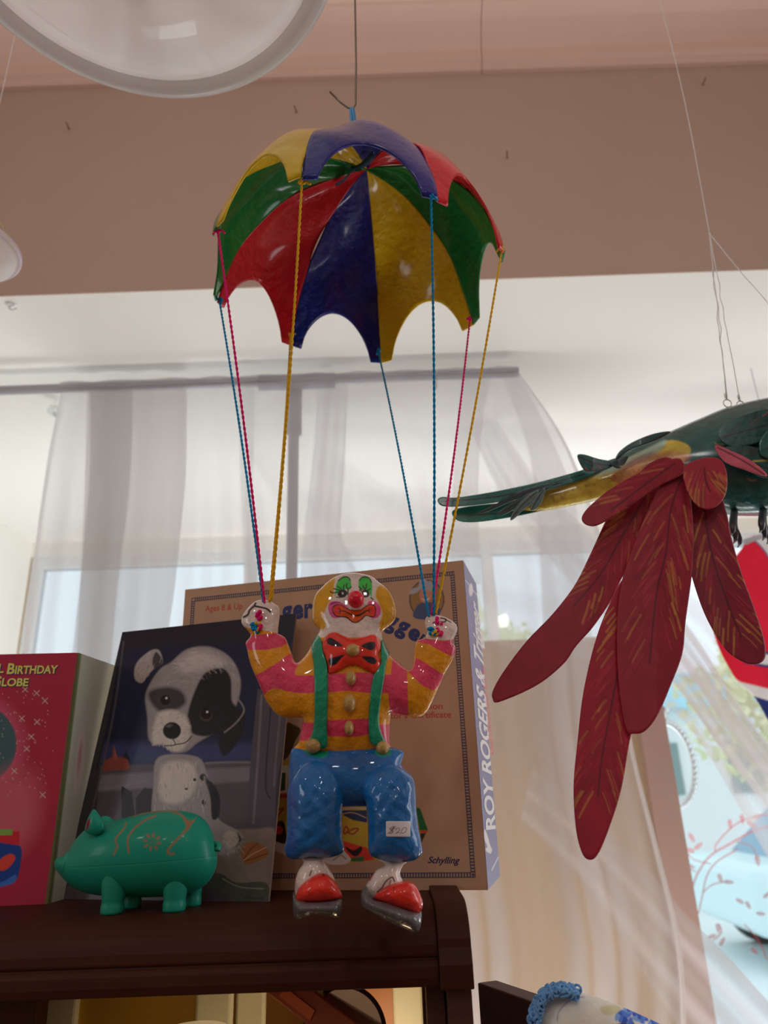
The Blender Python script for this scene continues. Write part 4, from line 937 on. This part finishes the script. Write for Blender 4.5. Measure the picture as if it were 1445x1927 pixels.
# the wire it hangs from
wt = hookp+np.array([0,0,0]); top = np.array([P(672,0,hookp[1])[0]+.002, hookp[1], ZCEIL])
hk = [top, P(670,120,hookp[1]), P(669,196,hookp[1]), P(664,206,hookp[1]), P(655,203,hookp[1]), P(640,192,hookp[1]), P(621,173,hookp[1])]
o = MB().tube(np.array(hk), .0014, 10).build('hanging_wire', M['steel'], None, True)
tag(o, 'dark bent wire hook holding up the colourful parachute', 'wire hook')

# ------------------------------------------------------------------ papier-mache parrot
pw_ = P(1400,900,.86)
pa = thing('parrot_figure', 'hanging papier-mache parrot with teal body and long dark red wing feathers', 'parrot figure', (pw_[0]+.05, .86, P(1100,1617,.76)[2]))
tm = amat('teal_varnish', .32, coat=.7, coat_rough=.15, bump=(60,1.0,.006,6,), var=.22, vscale=40)
fmat = amat('feather_paint', .5, coat=.12, coat_rough=.3, bump=(90,.25,.001), var=.12, vscale=60)
tc_, ye_, re_ = (26,68,66), (150,136,52), (100,20,34)
bodyp = [(945,950),(1000,925),(1090,893),(1150,866),(1200,838),(1260,812),(1320,786),(1370,766),(1445,748),(1530,742),(1610,745),(1680,715),(1750,705),(1800,740),(1810,790),(1780,840),(1720,885),(1630,940),(1530,968),(1445,966),(1385,966),(1330,950),(1280,925),(1180,928),(1100,946),(1000,963)]
marks = [('spoly', [(950,955),(1040,912),(1130,886),(1210,848),(1265,828),(1300,850),(1240,905),(1150,932),(1060,958),(980,966)], ye_, {'aa':3}),
  ('spoly', [(1040,905),(1110,880),(1180,862),(1250,828),(1240,850),(1180,880),(1100,900)], (112,150,150), {'aa':4,'a':.7}),
  ('spoly', [(1150,900),(1190,865),(1250,850),(1300,860),(1250,900),(1190,915)], (132,70,66), {'aa':8,'a':.6})]
for k in range(26):
    x, y = rng.uniform(1040,1250), 0; y = 935-(x-1040)*.30+rng.uniform(-8,8); marks.append(('ell', (x,y,rng.uniform(1,3),1.2,rng.uniform(0,90)), (130,60,50)))
for k in range(30):
    x = rng.uniform(1290,1780); y = rng.uniform(790,930); marks.append(('sline', [(x,y),(x+8,y+3),(x+16,y+2)], [(150,126,60),(130,40,60)][k % 2], {'w':2.2,'a':.6}))
_, pin_ = inflate('body', bodyp, 2.2, .055, .055, .87, tm, pa, tc_, marks, iters=500)
# red wing feathers, each a curved blade
def feather(nm, out, rib_, Y0, base=re_, bar=(138,98,44), seed=0, m=fmat, tilt=-.10, step=1.8, dens=1.0, th=.0011, nb=.0):
    r_ = np.random.default_rng(seed); rb = catmull(rib_, 10, False); L_ = [('spoly', out, tuple(int(v*1.12) for v in base), {})]
    ln_ = len(rb); out_ = []
    for k in range(int(150*dens)):
        i = r_.integers(2, ln_-2); t = rb[i+1]-rb[i]; t = t/(np.hypot(*t)+1e-9); sd = r_.choice([-1,1]); n_ = np.array([-t[1],t[0]])*sd
        p0 = rb[i]+n_*r_.uniform(2,38); d_ = t*.90+n_*.40; l = r_.uniform(22,58)
        bright = r_.random() < .20
        out_.append(('line', [p0, p0+d_*l*.5+n_*1, p0+d_*l], bar if bright else (134,40,50) if r_.random() < .5 else (74,14,26), {'w': r_.uniform(1.2,3.4) if bright else 1.4, 'a': r_.uniform(.3,.75), 'aa':2.2}))
    out_.append(('line', rb, (34,16,26), {'w':2.2}))
    c_ = np.array(out).mean(0)
    def bend(x, y):
        return tilt*(y-870)/700 + .00003*np.abs(x-c_[0])*1.0
    return inflate(nm, out, step, th, th, Y0, m, pa, base, out_, bend=bend, iters=120, cap=.25)
feather('wing_feather', [(1195,900),(1150,960),(1112,1040),(1082,1100),(1040,1155),(992,1205),(950,1260),(928,1298),(927,1315),(940,1321),(1010,1290),(1060,1250),(1085,1215),(1116,1180),(1150,1130),(1172,1085),(1205,1040),(1250,980),(1285,900),(1262,862),(1225,870)],
  [(1240,890),(1205,950),(1170,1010),(1130,1080),(1080,1140)], .800, seed=1, dens=1.3)
feather('wing_feather', [(1180,1080),(1150,1130),(1122,1200),(1098,1300),(1086,1400),(1079,1480),(1083,1555),(1093,1600),(1105,1617),(1122,1612),(1142,1570),(1168,1490),(1184,1400),(1200,1330),(1225,1250),(1240,1150),(1230,1060)],
  [(1195,1130),(1170,1230),(1150,1330),(1132,1430),(1125,1500)], .792, seed=2, base=(108,16,32))
feather('wing_feather', [(1255,890),(1215,970),(1180,1060),(1165,1120),(1160,1200),(1165,1300),(1178,1372),(1195,1381),(1215,1375),(1238,1345),(1262,1290),(1284,1230),(1290,1170),(1302,1080),(1305,1010),(1300,940),(1290,880)],
  [(1282,900),(1262,960),(1253,1040),(1235,1120),(1222,1250)], .785, seed=3, dens=1.4)
feather('wing_feather', [(1290,900),(1286,960),(1292,1040),(1306,1100),(1330,1165),(1365,1222),(1400,1247),(1425,1250),(1440,1236),(1437,1200),(1418,1140),(1396,1080),(1376,1010),(1366,960),(1345,915)],
  [(1325,955),(1334,1020),(1350,1080),(1375,1150),(1395,1200)], .792, seed=4, base=(88,20,34), dens=.9)
feather('wing_covert', [(1275,862),(1210,886),(1152,918),(1112,950),(1095,972),(1100,986),(1120,990),(1150,975),(1195,945),(1240,915),(1285,890)],
  [(1270,872),(1210,915),(1150,960)], .776, seed=5, dens=.5)
feather('wing_covert', [(1288,878),(1318,863),(1352,863),(1367,888),(1366,928),(1348,953),(1322,958),(1300,938),(1287,905)],
  [(1325,880),(1328,905),(1336,925)], .772, seed=6, dens=.7, base=(112,30,40))
feather('wing_covert', [(1345,838),(1380,850),(1415,868),(1442,891),(1437,896),(1400,884),(1362,868)], [(1350,842),(1400,868),(1438,893)], .80, seed=7, dens=.1, base=(140,66,80))
# teal tail and back feathers
tb = dict(base=(24,66,64), bar=(150,140,70), m=tm)
for q, (out, rib_, Y0, c_) in enumerate([
  ([(823,942),(832,935),(860,936),(930,925),(1010,908),(1090,886),(1160,862),(1110,897),(1020,925),(950,943),(880,952),(835,953)], [(830,944),(950,932),(1100,892)], .850, (34,84,80)),
  ([(851,962),(880,953),(950,946),(1020,944),(1075,938),(1040,955),(990,968),(940,977),(890,983),(860,979)], [(860,970),(950,965),(1050,950)], .866, (26,92,80)),
  ([(896,968),(930,950),(975,925),(1020,912),(1060,908),(1010,925),(960,945),(920,962)], [(900,966),(960,938),(1020,917)], .842, (20,48,50)),
  ([(935,966),(965,945),(1000,925),(1040,912),(1010,935),(975,955),(945,970)], [(940,966),(985,940),(1030,918)], .840, (30,58,58)),
  ([(960,978),(968,958),(985,938),(1015,920),(1002,945),(982,962),(968,976)], [(963,974),(985,948),(1010,925)], .838, (70,92,92)),
  ([(998,960),(1004,940),(1025,918),(1022,938),(1012,955)], [(1000,958),(1022,922)], .836, (60,84,82)),
  ([(1086,858),(1098,855),(1125,863),(1158,871),(1140,884),(1108,888),(1095,880)], [(1090,860),(1120,872),(1150,876)], .832, (22,62,60)),
  ([(1150,876),(1165,882),(1176,872),(1182,858),(1165,861),(1150,868)], [(1155,876),(1178,862)], .828, (16,44,46)),
  ([(1160,864),(1190,845),(1240,826),(1262,812),(1230,816),(1190,832),(1165,850)], [(1165,860),(1250,818)], .826, (20,52,54)),
  ([(1352,824),(1360,800),(1400,780),(1450,768),(1500,776),(1480,812),(1430,832),(1380,842)], [(1360,822),(1420,806),(1480,790)], .812, (20,60,58)),
  ([(1428,848),(1434,820),(1470,795),(1530,790),(1560,810),(1530,850),(1480,868),(1440,862)], [(1440,845),(1540,815)], .808, (22,64,62)),
  ([(1350,845),(1400,838),(1440,850),(1470,880),(1440,900),(1400,880),(1370,862)], [(1360,848),(1450,885)], .812, (18,56,54))]):
    feather('tail_feather' if q < 6 else 'back_feather', out, rib_, Y0, base=c_, bar=(150,140,70), seed=20+q, m=tm, tilt=0, step=1.3, dens=.12, th=.0012)
foot = mat('dark_claw', (40,40,46), .4, coat=.4)
for x, y in ((1382,968),(1437,962)):
    mbf = MB()
    for k, (dx, dy) in enumerate(((10,62),(2,55),(-4,40))):
        mbf.tube(catmull([P(x,y-8,.86), P(x-3+dx*.2,y+dy*.4,.845-.006*k), P(x+dx,y+dy*.8,.842-.008*k), P(x+dx-4,y+dy,.85-.008*k)], 5, False), [.0045]*8+[.0042,.0036,.003,.0026,.002,.0014,.001,.0008], 8)
    mbf.build('foot', foot, pa, True)
MB().tube(catmull([P(1800,745,.87), P(1845,770,.87), P(1850,815,.87), P(1835,850,.87)], 5, False), np.linspace(.03,.003,16), 12).build('beak', foot, pa, True)
lp = MB(); t1, t2 = P(1367,752,.87), P(1392,755,.87)
for c_ in (t1, t2):
    lp.tube([c_+np.array([.0055*math.cos(a), 0, -.006+.006*math.sin(a)]) for a in np.linspace(0, 2*math.pi, 16)], .0008, 6, False)
    lp.tube([c_+np.array([.0016*math.cos(a), .0016*math.sin(a), .002+a*.0004]) for a in np.linspace(0, 18, 40)], .0006, 5)
lp.build('wire_loop', M['knot'], pa, True)
kn = P(1335,440,.87); topc = np.array([kn[0]+.012, .87, ZCEIL])
def wav(a, b, n=16, am=.0012):
    t = np.linspace(0,1,n)[:,None]; return a+(b-a)*t+rng.normal(0, am, (n,3))*np.array([1,.3,.2])*np.sin(np.pi*t)
sm = MB().tube(catmull([kn, P(1288,190,.87), P(1241,0,.87), topc], 5, False), .0006, 6)
for e_ in (t1, t1+np.array([.001,0,0]), t2, P(1600,760,.87)): sm.tube(wav(kn, e_), .0006, 6)
sm.ball(kn, .0018, 8, 6)
sm.build('hanging_cord', M['string'], pa, True)

# ------------------------------------------------------------------ glass lamp bowls overhead
def milk(name, rgb, rough=.3):
    m = bpy.data.materials.new(name); m.use_nodes = True; N = m.node_tree.nodes; L = m.node_tree.links; B = N['Principled BSDF']; out = N['Material Output']
    c = (*lin(rgb, .42), 1); B.inputs['Base Color'].default_value = c; B.inputs['Roughness'].default_value = rough; B.inputs['Coat Weight'].default_value = 1; B.inputs['Coat Roughness'].default_value = .02
    tl = N.new('ShaderNodeBsdfTranslucent'); tl.inputs[0].default_value = c; mx = N.new('ShaderNodeMixShader'); mx.inputs[0].default_value = .5
    L.new(B.outputs[0], mx.inputs[1]); L.new(tl.outputs[0], mx.inputs[2]); L.new(mx.outputs[0], out.inputs[0]); return m
mk1, mk2 = milk('milk_glass', (176,180,176)), milk('milk_glass_rim', (214,220,216))
cL = P(236,-187,.45)
lb = thing('glass_lamp_bowl', 'large milky glass ceiling lamp bowl at the upper left corner', 'lamp', (cL[0], .45, cL[2]-.06))
R_ = .224
MB().lathe(cL, [(R_*.90,.004),(R_*.86,-.006),(R_*.78,-.020),(R_*.62,-.036),(R_*.42,-.047),(R_*.2,-.052),(0,-.053)], 96).build('bowl', mk1, lb, True)
MB().lathe(cL, [(R_*.89,.003),(R_*.93,-.006),(R_*.97,-.006),(R_,0),(R_,.006),(R_*.98,.012),(R_*.93,.013),(R_*.88,.006)], 96).build('rim', mk2, lb, True)
MB().lathe(cL, [(0,-.040),(.012,-.040),(.012,.06),(.006,.065),(.006,ZCEIL-cL[2]),(0,ZCEIL-cL[2])], 24).build('stem', mat('brass', (150,120,70), .3, metal=.9), lb, True)
cS = P(-62,470,.90); RS = .079
ls = thing('glass_lamp_bowl', 'small pale glass lamp bowl with gold lettering at the left edge', 'lamp', (cS[0], .9, cS[2]-.03))
MB().lathe(cS, [(RS*.93,.004),(RS*.9,-.008),(RS*.75,-.022),(RS*.5,-.032),(RS*.25,-.037),(0,-.038)], 64).build('bowl', mk2, ls, True)
MB().lathe(cS, [(RS*.92,.004),(RS*.96,-.004),(RS,0),(RS,.006),(RS*.95,.008)], 64).build('rim', milk('grey_glass_rim', (165,160,165)), ls, True)
MB().tube([cS+np.array([0,0,-.03]), (cS[0],cS[1],ZCEIL)], .0005, 6).build('hanging_line', M['string'], ls, True)
mb = MB(); nd = CP-P(15,445,.9); nd /= np.linalg.norm(nd); og = P(15,445,.866)
text_on(mb, "WALT DISNEY PRODUCTIONS", og, nd, (30,478), (-14,384), 5.5, .01); mb.build('gold_lettering', bpy.data.materials['gold_ink'], ls)

# ------------------------------------------------------------------ nails and small fittings
for (x, y), lab in (((130,243),'small nail in the salmon wall below the large glass lamp bowl'), ((559,212),'small nail in the salmon wall left of the bent wire hook'),
                    ((955,297),'small nail in the salmon wall right of the parachute canopy'), ((1322,160),'small nail near the top of the salmon wall right of the white cord')):
    b = P(x, y, YB); e_ = b+np.array([rng.uniform(-.006,.002), -.020, -.001])
    o = MB().tube([b+np.array([0,.004,0]), e_], .0017, 8).ball(e_, (.0022,.0008,.0022), 8, 6).build('nail', M['nail'], None, True); tag(o, lab, 'nail', 'nails in the wall above the display')
b = P(22,556,YB+.03); tag(MB().tube([(b[0],b[1],ZA), (b[0],b[1],ZA-.012),(b[0]+.008,b[1],ZA-.018),(b[0]+.018,b[1],ZA-.012)], .003, 8).ball((b[0],b[1],ZA-.003),(.010,.010,.004),12,8).build('ceiling_hook', mat('white_hook', (190,180,170), .5), None, True), 'small screw hook in the bay ceiling at the left edge', 'hook')
b = P(820,716,YR-.03); tag(MB().tube([b+np.array([0,.0,.014]), b+np.array([0,0,-.022])], .0013, 6).build('safety_pin', M['nail'], None, True), 'metal pin holding the curtain to the bar behind the blue yarn', 'pin')
b = P(102,776,1.75); sc = thing('suction_hook', 'clear plastic suction hook beside the left curtain edge', 'hook', b)
cg = mat('clear_plastic', (215,225,225), .08, k=.9, trans=.8)
zz_ = MB().lathe(b+np.array([0,0,.0]), [(0,.02),(.012,.018),(.018,.012),(.020,.0)], 24, (0,.2,1)).build('cup', cg, sc, True)
MB().tube(catmull([b, b+np.array([.003,-.004,-.010]), b+np.array([.012,-.006,-.018]), b+np.array([.012,-.008,-.006])], 5, False), .003, 8).build('hook', cg, sc, True)
MB().tube([b+np.array([0,0,.018]), (b[0],b[1]+.0,ZA)], .0007, 6).build('thread', M['string'], sc, True)

# beaded oval hoop hanging in the window
hc = P(1262,1436,2.60); hp = thing('beaded_hoop', 'oval hoop of clear glass beads hanging in front of the window', 'ornament', (hc[0], 2.6, P(1262,1510,2.6)[2]))
clr = mat('clear_bead', (225,235,235), .05, k=.8, trans=.85, ior=1.5)
rx_, rz_ = .072, .128
MB().tube([(hc[0]+rx_*math.cos(t), 2.6, hc[2]+rz_*math.sin(t)) for t in np.linspace(0, 2*math.pi, 61)], .004, 8, False).build('hoop', mat('silver_hoop', (150,160,165), .3, metal=.6), hp, True)
bead0 = None
for k in range(44):
    t = 2*math.pi*k/44; c_ = (hc[0]+(rx_+.012)*math.cos(t), 2.6, hc[2]+(rz_+.012)*math.sin(t))
    if bead0 is None: bead0 = MB().ball(c_, .0085, 12, 8).build('bead', clr, hp, True); c00 = np.array(c_)
    else:
        o = bead0.copy(); COL.objects.link(o); o.parent = hp; o.location = Vector(np.array(c_)-c00)
MB().ball((hc[0],2.6,hc[2]+rz_+.035), (.018,.012,.022), 12, 8).ball((hc[0]-.016,2.6,hc[2]+rz_+.05), (.014,.01,.012), 10, 8).ball((hc[0]+.016,2.6,hc[2]+rz_+.05), (.014,.01,.012), 10, 8).build('crest', clr, hp, True)
MB().tube([(hc[0],2.6,hc[2]+rz_+.05), (hc[0],2.6,ZA)], .001, 6).build('thread', M['string'], hp, True)

# red twig stencil on the window pane
YD = YW+.036; dm = mat('red_window_film', (225,110,110), .6, k=.9); B_ = dm.node_tree.nodes['Principled BSDF']; B_.inputs['Alpha'].default_value = .55
dec = MB()
def tw(pts, w):
    p = catmull(pts, 6, False); q = np.array([P(x, y, YD) for x, y in p]); k = .5*w*.0021
    t = np.gradient(q, axis=0); n_ = np.stack([-t[:,2], 0*t[:,0], t[:,0]], 1); n_ /= np.linalg.norm(n_, axis=1)[:,None]+1e-9
    dec.grid(np.stack([q-n_*k, q+n_*k], 1))
def lf(x, y, l, ang):
    a = math.radians(ang); t = np.linspace(0, 2*math.pi, 14)[:-1]
    pts = [P(x+l*math.cos(s)*math.cos(a)-l*.42*math.sin(s)*(1-.3*math.cos(s))*math.sin(a), y+l*math.cos(s)*math.sin(a)+l*.42*math.sin(s)*math.cos(a), YD) for s in t]; dec.add(pts, [list(range(len(pts)))])
c8 = lambda p: crop(880,1250,2.5575,p)
tw(c8([(1060,1170),(1080,1080),(1110,1000),(1170,920),(1270,860),(1380,800),(1500,770)]), 4)
tw(c8([(1110,1200),(1130,1110),(1150,1020),(1200,950),(1300,890)]), 3); tw(c8([(1170,960),(1090,940),(1050,900)]), 2.5); tw(c8([(1190,910),(1200,860),(1290,770),(1390,730),(1480,720)]), 3); tw(c8([(1100,1000),(1060,980)]), 2.5)
tw(c8([(1130,1100),(1180,1060),(1250,1045)]), 2.5); tw(c8([(1390,940),(1370,880),(1290,850)]), 2); tw(c8([(1180,1330),(1220,1290),(1210,1250)]), 3); tw(c8([(1330,1250),(1400,1330),(1440,1420)]), 3)
for x, y, l, a in ((1078,835,10,60),(1110,875,10,-40),(1068,895,10,20),(1262,770,10,85),(1320,745,10,80),(1365,770,11,40),(1390,735,10,-20),(1075,972,8,25),(1395,945,11,80),(1215,1030,10,70),(1255,1048,10,5),(1205,1270,10,80),(1225,1335,10,-60),(1175,1310,9,-20),(1310,1140,9,30),(1350,1160,9,60),(1410,1200,9,10),(1380,1380,9,40),(1440,1110,9,-40)):
    lf(*c8([(x,y)])[0], l, a)
o = dec.build('window_sticker', dm); tag(o, 'pale red twig and leaf decal stuck on the right window pane', 'window decal')

# ------------------------------------------------------------------ jersey on a hanger
YJ = 1.72
js = thing('hanging_jersey', 'red sports jersey with white and navy bands hanging at the right edge', 'jersey', P(1480,1400,YJ))
jo = [(1396,1032),(1412,1010),(1440,1006),(1500,1000),(1560,1004),(1640,1030),(1700,1100),(1690,1260),(1680,1420),(1560,1440),(1480,1420),(1448,1360),(1420,1312),(1388,1282),(1350,1212),(1336,1140),(1360,1080)]
jr, jw, jn = (205,22,42), (205,205,212), (26,38,84)
jm = amat('jersey_knit', .75, var=.06, vscale=20, bump=(14,.5,.01,3))
inflate('body', jo, 2.2, .03, .03, YJ, jm, js, jr, [
  ('poly', [(1330,1250),(1395,1284),(1445,1296),(1560,1300),(1700,1290),(1700,1500),(1300,1500)], jw), ('poly', [(1330,1270),(1405,1306),(1445,1318),(1560,1322),(1700,1312),(1700,1500),(1300,1500)], jn),
  ('poly', [(1386,1222),(1440,1226),(1462,1230),(1462,1256),(1440,1256),(1400,1248)], jn), ('poly', [(1391,1227),(1440,1231),(1456,1234),(1456,1251),(1440,1251),(1403,1244)], jw),
  ('sline', [(1404,1010),(1425,1018),(1450,1050),(1470,1110)], jw, {'w':7}), ('sline', [(1402,1011),(1422,1019),(1447,1051),(1467,1112)], jn, {'w':2.5}), ('spoly', [(1425,1008),(1450,1040),(1475,1100),(1520,1050),(1540,1005)], (225,225,228))], iters=200)
MB().tube(catmull([P(1470,1003,YJ), P(1468,970,YJ), P(1478,952,YJ), P(1492,958,YJ)], 6, False), .004, 8).tube([P(1400,1022,YJ), P(1470,1000,YJ), P(1600,1022,YJ)], .010, 10).tube([(P(1478,952,YJ)[0],YJ,P(1478,952,YJ)[2]+.002), (P(1478,952,YJ)[0],YJ,ZA)], .0012, 6).build('hanger', mat('grey_hanger', (130,130,135), .4), js, True)

# ------------------------------------------------------------------ wooden rack arm with a crochet-edged cloth
A = P(898,1849,.86); zA = A[2]; B = PZ(1290,1985,zA); dA = (B-A); sw = PZ(934,1844,zA)-A
rk = thing('wooden_rack', 'dark wooden rack board at the lower right carrying the floral cloth', 'rack', (A[0]+.05, A[1], 0))
MB().box(A, dA, sw, np.array([0,0,-.09])).build('board', M['wood2'], rk, bevel=.0015)
MB().box(A+dA*.35-np.array([0,0,.09]), dA*.12, sw, -np.array([0,0,zA-.09])).build('leg', M['wood2'], rk, bevel=.0015)
YC2 = .735
ct = thing('floral_cloth', 'white cloth with blue flowers and pale blue crochet edging folded over the rack', 'cloth', P(1120,2060,YC2))
co = [(1012,1890),(1028,1872),(1058,1864),(1100,1870),(1160,1891),(1240,1926),(1330,1968),(1420,2020),(1400,2100),(1000,2100),(1004,1990),(1006,1930)]
fl = []
for (x, y) in c8([(740,1690),(790,1670),(830,1700),(770,1730),(900,1730),(950,1725)])+[(1240,1950),(1300,1990),(1120,1970),(1180,2010)]:
    for k in range(5):
        a = k*1.257+rng.uniform(0,1); fl.append(('ell', (x+8*math.cos(a), y+5*math.sin(a), 9, 4.6, rng.uniform(0,180)), [(40,66,138),(62,92,160),(90,120,170)][k % 3], {'aa':1.6}))
fl += [('sline', c8([(430,1720),(440,1670),(490,1620),(560,1600)]), (52,66,120), {'w':1.2}), ('spoly', c8([(640,1650),(700,1640),(740,1660),(690,1690),(650,1680)]), (150,150,122), {'aa':3})]
inflate('linen', co, 1.8, .030, .030, YC2, amat('linen', .85, var=.06, vscale=120, bump=(400,.3,.001)), ct, (186,172,156), fl, iters=300)
lace = MB(); edge = catmull([(1003,1985),(1002,1950),(1003,1925),(1008,1900),(1016,1882),(1030,1868),(1048,1863),(1066,1863),(1084,1868)], 7, False)
for i, (x, y) in enumerate(edge):
    for r_ in range(3):
        ox = rng.normal(0,1.4)+(-3+5*r_ if y > 1880 else 0); oy = rng.normal(0,1.2)+(0 if y > 1880 else -5+5*r_)
        c_ = P(x+ox, y+oy, YC2-.012-.004*r_); rr = .0034; a0 = rng.normal(0,1,3); a0 /= np.linalg.norm(a0); u_ = np.cross(a0,(0,0,1.)); u_ /= np.linalg.norm(u_)+1e-6; w_ = np.cross(a0,u_)
        lace.tube([c_+rr*(math.cos(t)*u_+math.sin(t)*w_) for t in np.linspace(0, 2*math.pi, 10)], .0011, 5, False)
lace.build('crochet_edging', mat('blue_crochet', (78,118,156), .9, bump=(500,.4,.001)), ct, True)
